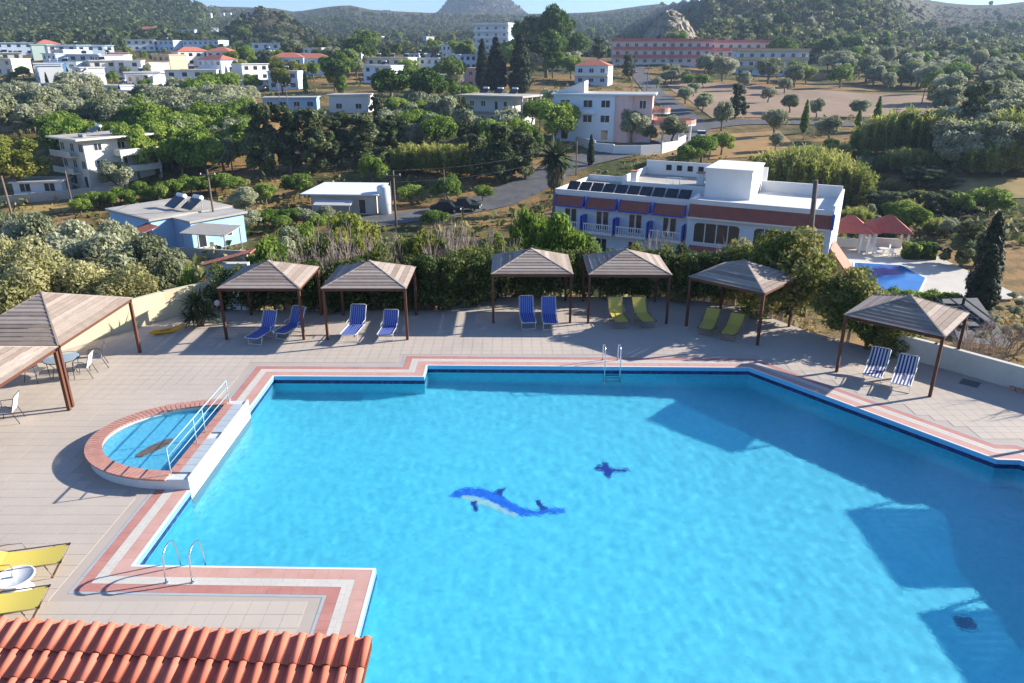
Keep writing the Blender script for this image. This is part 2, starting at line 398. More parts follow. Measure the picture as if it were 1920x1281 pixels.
mb = MB(); fx_ = [-9.1, -3.1, 6.0, 15.6]; mb.add([(x, y, floor_z(x)) for x in fx_ for y in (8.5, 26.1)], [(2*i, 2*i+2, 2*i+3, 2*i+1) for i in range(3)]); flo = mb.build('basin_floor', CYAN, basin)
def wall_ring(z0, z1, off):
    mb = MB(); A = offset(POOL, off)
    mb.add([(p[0], p[1], z1) for p in A]+[(p[0], p[1], z0) for p in A], [(i, (i+1) % N_, N_+(i+1) % N_, N_+i)[::-1] for i in range(N_)]); return mb
w1 = wall_ring(-.15, -.012, 0).build('basin_rim', RIM, basin)
w2 = wall_ring(-.29, -.15, -.004).build('tile_band', NAVY, basin)
w3 = wall_ring(FZ, -.29, 0).build('basin_wall', CYAN, basin)
for o in (flo, w1, w2, w3): o.cycles.is_caustics_receiver = True
def water_mat(name, tint):
    m = bpy.data.materials.new(name); m.use_nodes = True; nt = m.node_tree; nt.nodes.remove(nt.nodes['Principled BSDF'])
    g = nt.nodes.new('ShaderNodeBsdfGlass'); g.inputs['IOR'].default_value = 1.33; g.inputs['Roughness'].default_value = 0; g.inputs['Color'].default_value = (*tint, 1)
    tx = nt.nodes.new('ShaderNodeTexNoise'); tx.inputs['Scale'].default_value = 8.5; tx.inputs['Detail'].default_value = 3; tx.inputs['Distortion'].default_value = .6
    ge = nt.nodes.new('ShaderNodeNewGeometry'); bp = nt.nodes.new('ShaderNodeBump'); bp.inputs['Strength'].default_value = .5; bp.inputs['Distance'].default_value = .03
    nt.links.new(ge.outputs['Position'], tx.inputs['Vector']); nt.links.new(tx.outputs[0], bp.inputs['Height']); nt.links.new(bp.outputs[0], g.inputs['Normal'])
    nt.links.new(g.outputs[0], nt.nodes['Material Output'].inputs[0]); return m
WATER = water_mat('water', (.82, .97, 1.0))
_wr = random.Random(3); WAVES = []
for k in range(46):
    lam = .16+1.5*_wr.random()**1.6; a = _wr.gauss(1.2, 1.0)
    WAVES.append((6.283/lam*math.cos(a), 6.283/lam*math.sin(a), _wr.uniform(0, 6.28), .00036*lam**.8))
def wave_sheet(name, poly, z, step, mat, amp=1.0, grow=.02):
    A = offset(poly, grow); xs = [p[0] for p in A]; yv = [p[1] for p in A]
    gx = np.arange(min(xs)-step, max(xs)+step, step); gy = np.arange(min(yv)-step, max(yv)+step, step)
    XX, YY = np.meshgrid(gx, gy); H = np.zeros_like(XX)
    for kx, ky, ph, am in WAVES: H += am*amp*np.sin(kx*XX+ky*YY+ph)
    ins = np.zeros(XX.shape, bool); j = len(A)-1
    for i in range(len(A)):
        (xi, yi), (xj, yj) = A[i], A[j]
        if yi != yj: ins ^= ((yi > YY) != (yj > YY)) & (XX < (xj-xi)*(YY-yi)/(yj-yi)+xi)
        j = i
    keep = ins[:-1, :-1] | ins[1:, :-1] | ins[:-1, 1:] | ins[1:, 1:]
    w = XX.shape[1]; jj, ii = np.nonzero(keep); q = jj*w+ii
    f = np.stack([q, q+1, q+w+1, q+w], 1); used = np.unique(f); remap = np.zeros(XX.size, int); remap[used] = np.arange(len(used))
    V = np.stack([XX, YY, H+z], -1).reshape(-1, 3)[used]
    me = bpy.data.meshes.new(name); me.from_pydata(V.tolist(), [], remap[f].tolist()); me.materials.append(mat)
    me.polygons.foreach_set('use_smooth', [True]*len(me.polygons)); o = tag(link(name, me), kind='structure')
    o.cycles.is_caustics_caster = True; return o
wave_sheet('pool_water', POOL, WZ, .075, WATER)
def PF(px, py, z=None):                 # the floor point seen through the water
    d = Vector(ray(px, py)).normalized(); p = P(px, py, WZ); c = -d.z; r_ = 1/1.33
    k = math.sqrt(1-r_*r_*(1-c*c)); dd = d*r_+Vector((0, 0, 1))*(r_*c-k); z = FZ
    for _ in range(8): q = p+dd*((z-p.z)/dd.z); z = floor_z(q.x)
    return Vector((q.x, q.y, z))
def flat(name, pts, mat, parent, lift, f=lambda x, y: (800+x/4.364, 820+y/4.364)):
    ps = [PF(*f(*p)) for p in pts]; mb = MB(); mb.add([(p.x, p.y, p.z+lift) for p in ps], [tuple(range(len(ps)))])
    o = mb.build(name, mat, parent); me = o.data
    if me.polygons[0].normal.z < 0: me.flip_normals()
    o.cycles.is_caustics_receiver = True; return o
BLU = mosaic('mosaic_blue', (.01, .12, .62), (.02, .16, .70), (.03, .22, .78), 14); DBL = mosaic('mosaic_navy', (.006, .02, .22), (.01, .03, .28), (.01, .05, .36), 14); CRM = mosaic('mosaic_cream', (.5, .62, .6), (.62, .7, .62), (.45, .6, .62), 14)
dol = thing('dolphin_mosaic', 'blue dolphin mosaic with pale belly on the pool floor', 'mosaic')
flat('body', [(170, 482), (240, 440), (330, 408), (430, 415), (540, 446), (640, 492), (720, 545), (800, 580), (890, 602), (970, 592), (1000, 612), (930, 640), (800, 648), (720, 628), (610, 570), (500, 520), (400, 492), (290, 490), (220, 494)], BLU, dol, .004)
flat('belly', [(270, 484), (340, 478), (430, 490), (530, 528), (620, 572), (710, 622), (760, 652), (690, 648), (600, 610), (510, 572), (420, 545), (340, 520)], CRM, dol, .006)
flat('flipper', [(362, 530), (400, 522), (422, 580), (412, 618), (388, 600)], DBL, dol, .008)
flat('dorsal_fin', [(545, 448), (590, 425), (648, 412), (618, 455), (622, 485)], DBL, dol, .008)
flat('tail_fluke', [(940, 600), (905, 560), (885, 518), (925, 512), (955, 552), (1000, 590)], DBL, dol, .008)
flat('tail_fluke', [(970, 592), (1040, 582), (1135, 580), (1130, 615), (1050, 632), (975, 620)], BLU, dol, .009)
st = thing('cross_mosaic', 'small navy cross-shaped mosaic on the pool floor beyond the dolphin', 'mosaic')
flat('mosaic_patch', [(1365, 262), (1390, 230), (1440, 232), (1435, 195), (1480, 205), (1500, 250), (1560, 262), (1640, 255), (1665, 280), (1600, 290), (1520, 285), (1500, 335), (1460, 325), (1440, 280)], DBL, st, .005)
dr = thing('floor_drain', 'small dark square drain grille on the pool floor', 'drain')
q = PF(1810, 1168)
mb = MB(); mb.bb(-.2, .2, -.2, .2, 0, .012); o = mb.build('frame', M('drain_grey', (.10, .28, .42), .5), dr); dr.location = (q.x, q.y, q.z)
for k in range(5): mb = MB(); mb.bb(-.17, .17, -.16+k*.07, -.12+k*.07, .012, .02); mb.build('grille_bar', M('drain_dark', (.04, .14, .26), .5) if k == 0 else bpy.data.materials['drain_dark'], dr).cycles.is_caustics_receiver = True
# ---------------------------------------------------------------- kids' pool
KZ = .36
kid = thing('kids_pool', 'small raised round paddling pool with red brick rim beside the big pool', 'pool')
def arc(rx, ry, a0=90, a1=270, n=60): return [(KC[0]+rx*math.cos(R(a0+(a1-a0)*k/n)), KC[1]+ry*math.sin(R(a0+(a1-a0)*k/n))) for k in range(n+1)]
WALLW = M('kid_wall_white', (.62, .64, .64), .6, (.52, .56, .58), 1.2, .05, 10)
KIDC = mosaic('kid_mosaic', (.16, .58, .76), (.20, .64, .80), (.25, .70, .84), 14)
OUT = arc(KRX-.08, KRY-.08); INN = arc(KRX-.42, KRY-.42)
XE = -8.74
mb = MB(); ring = OUT+[(XE, OUT[-1][1]), (XE, OUT[0][1])]; inn = INN+[(KC[0]-.02, INN[-1][1]), (KC[0]-.02, INN[0][1])]
k = len(ring); vs = [(p[0], p[1], 0) for p in ring]+[(p[0], p[1], KZ-.05) for p in ring]+[(p[0], p[1], KZ-.05) for p in inn]+[(p[0], p[1], .03) for p in inn]
mb.add(vs, [(r_*k+i, r_*k+(i+1) % k, (r_+1)*k+(i+1) % k, (r_+1)*k+i) for r_ in range(3) for i in range(k)])
o = mb.build('basin_wall', WALLW, kid); o.cycles.is_caustics_receiver = True
mb = MB(); mb.add([(p[0], p[1], .03) for p in inn], [tuple(range(k))]); o = mb.build('basin_floor', KIDC, kid); o.cycles.is_caustics_receiver = True
mb = MB(); inn2 = [(KC[0]+(p[0]-KC[0])*.995, KC[1]+(p[1]-KC[1])*.995) for p in inn]
mb.add([(p[0], p[1], KZ-.22) for p in inn2]+[(p[0], p[1], .03) for p in inn2], [(i, (i+1) % k, k+(i+1) % k, k+i) for i in range(k)]); o = mb.build('basin_lining', KIDC, kid); o.cycles.is_caustics_receiver = True
BRK = M('rim_brick', (.42, .19, .15), .8, (.50, .27, .21), 3.0, .1, 40)
nb = 62
for i in range(nb):                    # each brick of the curved rim
    a0, a1 = R(90+180*(i+.07)/nb), R(90+180*(i+.93)/nb); mb = MB()
    q = [(KC[0]+rx*math.cos(a), KC[1]+ry*math.sin(a)) for a, rx, ry in ((a0, KRX-.46, KRY-.46), (a1, KRX-.46, KRY-.46), (a1, KRX, KRY), (a0, KRX, KRY))][::-1]
    mb.hexa([(p[0], p[1], KZ-.055) for p in q], [(p[0], p[1], KZ) for p in q]); mb.build('rim_brick', BRK, kid)
for i in range(11):                    # straight side: red bricks, then grey ledge tiles with a spillway gap
    y0 = INN[-1][1]-.02+i*(INN[0][1]-INN[-1][1]+.04)/11; y1 = y0+(INN[0][1]-INN[-1][1]+.04)/11-.012
    mb = MB(); mb.bb(KC[0]-.06, KC[0]+.22, y0, y1, KZ-.055, KZ-.002); mb.build('rim_brick', BRK, kid)
    if 5 <= i <= 5: continue
    mb = MB(); mb.bb(KC[0]+.225, XE+.0, y0, y1, KZ-.055, KZ-.006); mb.build('ledge_tile', M('ledge_grey', (.42, .46, .48), .6, (.36, .41, .44), 3.0) if i == 0 else bpy.data.materials['ledge_grey'], kid)
mb = MB(); mb.bb(XE, XE+.03, OUT[-1][1], OUT[0][1], WZ-.6, KZ-.003); mb.build('side_wall', M('side_white', (.70, .70, .69), .5), kid)
kw = [(p[0], p[1]) for p in INN]+[(KC[0]-.03, INN[-1][1]), (KC[0]-.03, INN[0][1])]
wave_sheet('paddling_water', kw, KZ-.13, .05, water_mat('kid_water', (.85, .97, 1.0)), .55, .0)
dr = thing('brown_mat', 'rusty brown mat lying in the shallow paddling pool', 'mat', (-10.55, 19.2, .03), R(62))
mb = MB(); mb.prism([(.62*math.cos(R(t)), .19*math.sin(R(t))) for t in range(0, 360, 30)], 0, .05); mb.build('mat_body', M('mat_brown', (.30, .12, .07), .9, (.42, .20, .13), 9), dr).cycles.is_caustics_receiver = True
STEEL = M('steel', (.75, .76, .77), .22, metal=1.0, spec=.5)
PAINTW = M('rail_paint', (.30, .46, .56), .45)
rl = thing('pool_railing', 'pale blue metal handrail along the straight side of the paddling pool', 'railing', (KC[0]+.06, 0, KZ))
rx = 0
ysr = [17.35, 19.1, 19.75, 21.75]
for i, yv in enumerate(ysr):
    mb = MB(); mb.tube([(0, yv, -.01), (0, yv, .80)], .017, 8); mb.build('post', PAINTW, rl, True)
for hz, r_ in ((.80, .019), (.56, .012), (.32, .012)):
    mb = MB(); mb.tube([(0, ysr[0]-.02, hz), (0, ysr[-1]+.02, hz)], r_, 8); mb.build('rail', PAINTW, rl, True)
# ---------------------------------------------------------------- pool ladders
def ladder(loc, rz, label):
    t = thing('pool_ladder', label, 'ladder', loc, rz)   # +y points out over the water
    for sx in (-.29, .29):
        pts = [(sx, -.62, -.01), (sx, -.60, .35), (sx, -.55, .62)]
        for k in range(7): a = R(165-150*k/6); pts.append((sx, -.27+.29*math.cos(a), .62+.16*math.sin(a)))
        pts += [(sx, .10, .2), (sx, .12, -.3), (sx, .12, -1.1)]
        mb = MB(); mb.tube(pts, .022, 8); mb.build('rail', STEEL, t, True)
        mb = MB(); mb.lathe([(.05, 0), (.05, .012), (.03, .02)], 12, (sx, -.62, .0)); mb.build('base_flange', STEEL, t)
    for z in (-.35, -.65, -.95): mb = MB(); mb.bb(-.29, .29, .07, .17, z-.015, z+.015); mb.build('step', STEEL, t)
    return t
ladder((-7.42, 14.02, 0), 0, 'steel pool ladder by the corner nearest the yellow sunbeds')
ladder((3.78, 25.62, 0), math.pi, 'steel pool ladder on the far edge below the blue sunbeds')
# ---------------------------------------------------------------- gazebos
def woodmat(name, c1, c2, c3, stretch):
    m = bpy.data.materials.new(name); m.use_nodes = True; nt = m.node_tree; N = nt.nodes; L = nt.links; b = N['Principled BSDF']
    b.inputs['Roughness'].default_value = .85; b.inputs['Specular IOR Level'].default_value = .2
    tc = N.new('ShaderNodeTexCoord'); mp = N.new('ShaderNodeMapping'); mp.inputs['Scale'].default_value = stretch; L.new(tc.outputs['Object'], mp.inputs[0])
    t = N.new('ShaderNodeTexNoise'); t.inputs['Scale'].default_value = 1.0; t.inputs['Detail'].default_value = 6; t.inputs['Roughness'].default_value = .7; L.new(mp.outputs[0], t.inputs['Vector'])
    oi = N.new('ShaderNodeObjectInfo'); a = N.new('ShaderNodeMath'); a.operation = 'MULTIPLY_ADD'; a.inputs[1].default_value = .7; L.new(oi.outputs['Random'], a.inputs[0])
    h = N.new('ShaderNodeMath'); h.operation = 'MULTIPLY_ADD'; h.inputs[1].default_value = .8; h.inputs[2].default_value = -.25; L.new(t.outputs[0], h.inputs[0]); L.new(h.outputs[0], a.inputs[2])
    r = N.new('ShaderNodeValToRGB'); e = r.color_ramp.elements; e[0].color = (*c1, 1); e[1].color = (*c3, 1); k = e.new(.5); k.color = (*c2, 1)
    L.new(a.outputs[0], r.inputs[0]); L.new(r.outputs[0], b.inputs['Base Color']); return m
BOARD = woodmat('weathered_board', (.20, .15, .118), (.32, .255, .21), (.44, .37, .31), (3, 3, 3))
POSTW = woodmat('stained_post', (.085, .032, .02), (.12, .05, .032), (.15, .065, .04), (6, 6, 1))
def gazebo(label, c, rz, w, d, ez=2.22, az=2.92, nb=9, group='wooden sun shelters round the pool'):
    g = thing('gazebo', label, 'gazebo', (c[0], c[1], 0), rz, group)
    hw, hd = w/2, d/2
    for sx in (-1, 1):
        for sy in (-1, 1):
            x, y = sx*(hw-.07), sy*(hd-.07); mb = MB(); mb.bb(x-.05, x+.05, y-.05, y+.05, -.01, ez-.02); mb.build('post', POSTW, g)
    for s in (-1, 1):
        mb = MB(); mb.bb(-hw+.02, hw-.02, s*(hd-.07)-.035, s*(hd-.07)+.035, ez-.12, ez-.005); mb.build('beam', POSTW, g)
        mb = MB(); mb.bb(s*(hw-.07)-.034, s*(hw-.07)+.034, -hd+.11, hd-.11, ez-.118, ez-.008); mb.build('beam', POSTW, g)
    cor = [Vector((-hw, -hd, ez)), Vector((hw, -hd, ez)), Vector((hw, hd, ez)), Vector((-hw, hd, ez))]; ap = Vector((0, 0, az))
    for f in range(4):
        a, b = cor[f], cor[(f+1) % 4]; nrm = (b-a).cross(ap-a).normalized()
        for k in range(nb):
            t0, t1 = k/nb, min((k+1)/nb-.006, .995)
            q = [a.lerp(ap, t0), b.lerp(ap, t0), b.lerp(ap, t1), a.lerp(ap, t1)]
            j = rnd.uniform(-.004, .004)
            bot = [q[0]+nrm*(.004+j), q[1]+nrm*(.004+j), q[2]-nrm*.012, q[3]-nrm*.012]; top = [p+nrm*.026 for p in bot]
            mb = MB(); mb.hexa(bot, top); mb.build('roof_board', BOARD, g)
        u = (ap-a); side = Vector((-u.y, u.x, 0)).normalized()*.045; up = Vector((0, 0, .035)); lo_ = Vector((0, 0, .01))
        mb = MB(); mb.hexa([a-side+lo_, a+side+lo_, ap+side*.4+lo_, ap-side*.4+lo_], [a-side*.8+up, a+side*.8+up, ap+side*.3+up, ap-side*.3+up]); mb.build('hip_board', BOARD, g)
    mb = MB(); mb.lathe([(.09, -.01), (.08, .04), (.0, .07)], 8, (0, 0, az)); mb.build('roof_cap', BOARD, g)
    return g
gazebo('grey-brown wooden gazebo over blue sunbeds, next to the spiky yucca', (-10.17, 29.95), 0, 3.32, 3.2)
gazebo('grey-brown wooden gazebo over two white and blue sunbeds, beside the yucca-side gazebo', (-5.95, 29.95), 0, 3.42, 3.2)
gazebo('wooden gazebo over two blue sunbeds straight behind the far pool ladder', (.86, 32.0), 0, 3.5, 3.2)
gazebo('wooden gazebo over two upright lime yellow sunbeds', (5.05, 31.9), R(-.8), 3.55, 3.2)
_d = Vector((2.48, -2.31)).normalized(); _nn = Vector((.681, .732))
c5 = Vector((8.70, 28.87))+_nn*1.55; gazebo('wooden gazebo set at an angle over two reclined lime yellow sunbeds', (c5.x, c5.y), R(-43), 3.4, 3.15)
c6 = Vector((13.18, 24.03))+Vector((.675, .738))*1.6; gazebo('wooden gazebo set at an angle over navy striped sunbeds by the boundary wall', (c6.x, c6.y), R(-42.5), 3.3, 3.25)
gazebo('large low wooden shelter over the glass patio table by the cream wall', (-16.42, 24.62), 0, 3.6, 4.95, 2.22, 3.22, 13)
gazebo('large low wooden shelter standing beside the patio table shelter', (-16.38, 19.55), 0, 3.6, 4.95, 2.22, 3.22, 13)
# ---------------------------------------------------------------- sunbeds
def stripes(name, base, line, freq, duty, rough=.6):
    m = bpy.data.materials.new(name); m.use_nodes = True; nt = m.node_tree; N = nt.nodes; L = nt.links; b = N['Principled BSDF']; b.inputs['Roughness'].default_value = rough
    tc = N.new('ShaderNodeTexCoord'); s = N.new('ShaderNodeSeparateXYZ'); L.new(tc.outputs['Object'], s.inputs[0])
    a = N.new('ShaderNodeMath'); a.operation = 'MULTIPLY'; a.inputs[1].default_value = freq; L.new(s.outputs[0], a.inputs[0])
    f = N.new('ShaderNodeMath'); f.operation = 'FRACT'; L.new(a.outputs[0], f.inputs[0])
    g = N.new('ShaderNodeMath'); g.operation = 'LESS_THAN'; g.inputs[1].default_value = duty; L.new(f.outputs[0], g.inputs[0])
    x = N.new('ShaderNodeMix'); x.data_type = 'RGBA'; x.inputs['A'].default_value = (*base, 1); x.inputs['B'].default_value = (*line, 1); L.new(g.outputs[0], x.inputs['Factor'])
    L.new(x.outputs['Result'], b.inputs['Base Color']); return m
FAB_BLUE = stripes('fabric_blue', (.035, .07, .36), (.33, .41, .62), 11.5, .20)
FAB_NAVY = stripes('fabric_navy', (.03, .045, .20), (.66, .67, .66), 9.0, .46)
FAB_YEL = stripes('fabric_yellow', (.60, .47, .07), (.66, .54, .14), 26, .3)
FRW = M('sunbed_frame_white', (.68, .69, .70), .4); FRB = M('sunbed_frame_bronze', (.22, .15, .09), .45)
BLK = M('black_clip', (.02, .02, .022), .5)
def sunbed(label, fab, frame, back=52, group=None):
    t = thing('sunbed', label, 'sunbed', group=group)
    hw = .31; z = .36; L0, L1 = -.95, .28; bl = .72; ca, sa = math.cos(R(back)), math.sin(R(back))
    mb = MB()
    n = 8; vs = []
    for k in range(n+1):
        y = L0+.04+(L1-L0-.04)*k/n; sag = -.035*math.sin(math.pi*k/n)
        vs += [(-hw+.02, y, z+sag), (hw-.02, y, z+sag)]
    m0 = len(vs); vs += [(x, y, zz-.012) for x, y, zz in vs]
    fs = [(2*k, 2*k+1, 2*k+3, 2*k+2) for k in range(n)]+[(m0+2*k, m0+2*k+2, m0+2*k+3, m0+2*k+1) for k in range(n)]
    mb.add(vs, fs); mb.build('seat_fabric', fab, t, True)
    mb = MB(); q0 = Vector((0, L1, z)); q1 = Vector((0, L1+bl*ca, z+bl*sa)); nn = Vector((0, -sa, ca)); vs = []
    for k in range(7):
        p = q0.lerp(q1, k/6)-nn*.03*math.sin(math.pi*k/6); vs += [(-hw+.02, p.y, p.z), (hw-.02, p.y, p.z)]
    m0 = len(vs); vs += [(x, y+nn.y*-.012, zz-nn.z*.012) for x, y, zz in vs]
    mb.add(vs, [(2*k, 2*k+1, 2*k+3, 2*k+2) for k in range(6)]+[(m0+2*k, m0+2*k+2, m0+2*k+3, m0+2*k+1) for k in range(6)]); mb.build('back_fabric', fab, t, True)
    mb = MB(); mb.tube([(-hw, L1+.02, z), (-hw, L0+.05, z), (-hw+.05, L0, z-.01), (hw-.05, L0, z-.01), (hw, L0+.05, z), (hw, L1+.02, z)], .014, 8); mb.build('seat_frame', frame, t, True)
    q2 = q1+Vector((0, ca, sa))*.04
    mb = MB(); mb.tube([(-hw, q0.y, q0.z), (-hw, q1.y, q1.z), (-hw+.05, q2.y, q2.z), (hw-.05, q2.y, q2.z), (hw, q1.y, q1.z), (hw, q0.y, q0.z)], .014, 8); mb.build('back_frame', frame, t, True)
    for y0, sp in ((-.62, -.1), (.12, .1)):
        mb = MB(); mb.tube([(-hw+.01, y0, z), (-hw+.01, y0+sp, .10), (-hw+.01, y0+sp*1.2, .012), (hw-.01, y0+sp*1.2, .012), (hw-.01, y0+sp, .10), (hw-.01, y0, z)], .012, 8); mb.build('leg', frame, t, True)
    for s in (-1, 1):
        mb = MB(); mb.tube([(s*(hw+.02), L1+.28*ca, z+.28*sa), (s*(hw+.02), L1+.02, z+.16), (s*(hw+.02), -.02, z+.15), (s*(hw+.02), -.06, z)], .011, 8); mb.build('armrest', frame, t, True)
        mb = MB(); mb.box((s*(hw-.03), L0+.01, z+.004), (.06, .035, .03)); mb.build('corner_clip', BLK if frame is FRB else frame, t)
    note_kids(t); return t
b0 = sunbed('blue striped sunbed with upright back under the yucca-side gazebo', FAB_BLUE, FRW, 60, 'sunbeds in pairs under the gazebos')
b0.location = (-10.25, 28.6, 0); b0.rotation_euler = (0, 0, R(-14))
GR = 'sunbeds in pairs under the gazebos'
dup(b0, (-9.25, 29.15, 0), R(-18), 'blue striped sunbed with upright back under the yucca-side gazebo', GR)
dup(b0, (-6.55, 28.95, 0), R(-6), 'taller blue and white sunbed, seat in sun, under the second gazebo', GR, (1.06, 1.06, 1.12))
dup(b0, (-5.15, 29.0, 0), R(-4), 'lower blue and white sunbed beside the post of the second gazebo', GR, (1, .92, .9))
dup(b0, (.66, 30.4, 0), R(4), 'deep blue sunbed under the gazebo behind the far pool ladder', GR, (1, 1, 1.05))
dup(b0, (1.62, 30.3, 0), R(1), 'deep blue sunbed under the gazebo behind the far pool ladder', GR, (1, 1, 1.05))
y0 = sunbed('lime yellow sunbed with upright back under a straight-set gazebo', FAB_YEL, FRB, 55, GR); y0.location = (4.62, 30.5, 0); y0.rotation_euler = (0, 0, R(6))
dup(y0, (5.72, 30.55, 0), R(9), 'lime yellow sunbed with upright back under a straight-set gazebo', GR)
y1 = sunbed('reclined lime yellow sunbed under the angled gazebo', FAB_YEL, FRB, 26, GR); y1.location = (8.38, 29.6, 0); y1.rotation_euler = (0, 0, R(-24))
dup(y1, (9.2, 28.95, 0), R(-28), 'reclined lime yellow sunbed under the angled gazebo', GR)
n0 = sunbed('navy and white striped sunbed under the gazebo by the boundary wall', FAB_NAVY, FRW, 40, GR); n0.location = (13.25, 24.7, 0); n0.rotation_euler = (0, 0, R(-33))
dup(n0, (13.92, 24.0, 0), R(-33), 'navy and white striped sunbed under the gazebo by the boundary wall', GR)
y2 = sunbed('bright yellow sunbed on the open deck, far side of the round table', FAB_YEL, FRB, 28, 'yellow sunbeds on the open deck'); y2.location = (-11.16, 13.72, 0); y2.rotation_euler = (0, 0, R(104)); y2.scale = (1.2, 1.05, 1.05)
dup(y2, (-10.78, 12.27, 0), R(104), 'bright yellow sunbed on the open deck, beside the tiled roof', 'yellow sunbeds on the open deck')
# round side table
WPL = M('white_plastic', (.72, .72, .70), .35)
t = thing('side_table', 'round white plastic side table between the yellow sunbeds', 'table', (-10.85, 13.12, 0))
mb = MB(); mb.lathe([(.30, 0), (.31, .02), (.12, .06), (.05, .10), (.05, .34)], 20); mb.build('pedestal', WPL, t, True)
mb = MB(); mb.lathe([(.05, .335), (.38, .345), (.405, .36), (.41, .385), (.385, .40), (.37, .385), (.03, .382)], 28); mb.build('table_top', WPL, t, True)
mb = MB(); mb.lathe([(.035, .38), (.035, .47), (.03, .475)], 12); mb.build('parasol_tube', WPL, t, True)
# patio table and chairs
GLASS = M('table_glass', (.30, .38, .42), .12, spec=.6); IRON = M('dark_iron', (.07, .075, .08), .45, metal=.6); SLING = M('white_sling', (.66, .66, .63), .7)
t = thing('patio_table', 'round glass patio table with dark metal legs under the large shelter', 'table', (-16.35, 24.75, 0))
mb = MB(); mb.lathe([(.58, .70), (.60, .705), (.60, .715), (.58, .72)], 28); mb.build('table_top', GLASS, t, True)
mb = MB(); mb.tube([(.6*math.cos(R(a)), .6*math.sin(R(a)), .709) for a in range(0, 361, 15)], .016, 6); mb.build('table_rim', IRON, t, True)
for a in (45, 135, 225, 315):
    c, s = math.cos(R(a)), math.sin(R(a)); mb = MB(); mb.tube([(.5*c, .5*s, .70), (.30*c, .30*s, .40), (.42*c, .42*s, 0)], .015, 6); mb.build('leg', IRON, t, True)
def chair(label, loc, rz):
    t = thing('patio_chair', label, 'chair', loc, rz, 'patio chairs round the glass table')   # sitter looks along -y
    mb = MB(); mb.hexa([(-.24, -.24, .42), (.24, -.24, .42), (.24, .20, .39), (-.24, .20, .39)], [(-.24, -.24, .435), (.24, -.24, .435), (.24, .20, .405), (-.24, .20, .405)]); mb.build('seat', SLING, t)
    mb = MB(); mb.hexa([(-.24, .20, .42), (.24, .20, .42), (.24, .215, .42), (-.24, .215, .42)], [(-.23, .36, .92), (.23, .36, .92), (.23, .375, .92), (-.23, .375, .92)]); mb.build('backrest', SLING, t)
    for s in (-1, 1):
        x = s*.265; mb = MB(); mb.tube([(x, -.26, 0), (x, -.24, .42), (x, -.22, .64), (x, .10, .65), (x, .22, .55)], .013, 6); mb.build('leg', IRON, t, True)
        mb = MB(); mb.tube([(x, .37, .93), (x, .20, .42), (x, .36, 0)], .013, 6); mb.build('leg', IRON, t, True)
    mb = MB(); mb.tube([(-.265, .37, .93), (.265, .37, .93)], .013, 6); mb.build('back_rail', IRON, t)
    return t
chair('white patio chair turned to the glass table, on its side away from the pool', (-17.1, 24.35, 0), R(75))
chair('white patio chair with its back to the pool beside the glass table', (-15.62, 24.72, 0), R(-80))
chair('white patio chair on the cream wall side of the glass table, back to the pool', (-15.58, 25.55, 0), R(-62))
chair('white patio chair standing apart under the nearer shelter', (-16.1, 21.15, 0), R(-75))
# ---------------------------------------------------------------- deck walls and small things
CREAM = M('cream_render', (.62, .53, .34), .85, (.54, .46, .30), .8, .08, 6)
def wall_line(name, label, pts, h, th, mat, cap=None, z0=-.01):
    t = thing(name, label, 'wall')
    for a, b in zip(pts, pts[1:]):
        a, b = Vector(a), Vector(b); d = b-a; c = (a+b)/2
        mb = MB(); mb.box((c.x, c.y, (z0+h)/2), (d.length+th*.5, th, h-z0), math.atan2(d.y, d.x)); mb.build('wall_panel', mat, t)
        if cap:
            mb = MB(); mb.box((c.x, c.y, h+.03), (d.length+th*.5, th+.06, .06), math.atan2(d.y, d.x)); mb.build('wall_cap', cap, t)
    return t
wall_line('garden_wall', 'cream rendered garden wall behind the patio table', [(-13.7, 32.9), (-15.4, 31.1), (-17.35, 28.3), (-20.4, 23.7)], 1.25, .2, CREAM)
GREYW = M('wall_offwhite', (.60, .56, .49), .85, (.50, .47, .41), .9, .08, 6)
wall_line('boundary_wall', 'low off-white boundary wall behind the navy striped sunbeds', [(14.6, 27.3), (15.95, 25.85), (17.95, 23.4), (20.6, 20.1)], .85, .2, GREYW)
mb = MB(); mb.bb(-.3, .3, -.3, .3, -.01, .006); mh = thing('manhole_cover', 'square dark manhole cover in the deck by the boundary wall', 'manhole', (16.4, 24.1, 0), R(-43))
mb.build('frame', M('iron_grey', (.16, .16, .17), .6), mh); mb = MB(); mb.bb(-.26, .26, -.26, .26, .006, .014); mb.build('lid', M('iron_dark', (.11, .11, .12), .6, bump=.3, bscale=40), mh)
# brick kerb at the foot of the wall
kb = thing('brick_kerb', 'row of dark red bricks edging the deck by the boundary wall', 'kerb')
for k in range(9):
    p = Vector((17.55, 23.55)).lerp(Vector((18.9, 21.95)), k/8); mb = MB(); mb.box((0, 0, .05), (.20, .11, .12)); mb.build('brick', BRK, kb, loc=(p.x, p.y, 0), rz=R(-50))
t = thing('garden_lamp', 'white globe garden lamp on a short post beside the hedge', 'lamp', (-13.1, 31.2, -.01))
mb = MB(); mb.lathe([(.05, 0), (.04, .03), (.025, .05), (.025, .52), (.05, .54)], 10); mb.build('post', IRON, t, True)
mb = MB(); mb.lathe([(.05, .54), (.11, .60), (.13, .68), (.10, .77), (.02, .81)], 14); mb.build('globe', WPL, t, True)
t = thing('yellow_float', 'curved yellow plastic float lying on the deck by the yucca', 'float', (-14.6, 29.15, 0), R(24))
mb = MB(); mb.tube([(-.62, 0, .13), (-.4, -.02, .12), (0, -.03, .12), (.35, -.01, .14), (.6, .04, .22), (.72, .06, .30)], [.04, .11, .12, .11, .07, .03], 10); mb.build('hull', M('float_yellow', (.66, .36, .015), .4), t, True)
mb = MB(); mb.tube([(-.2, -.15, .19), (0, -.16, .20), (.2, -.15, .20)], .02, 6); mb.build('grip', M('float_grip', (.25, .13, .02), .5), t, True)
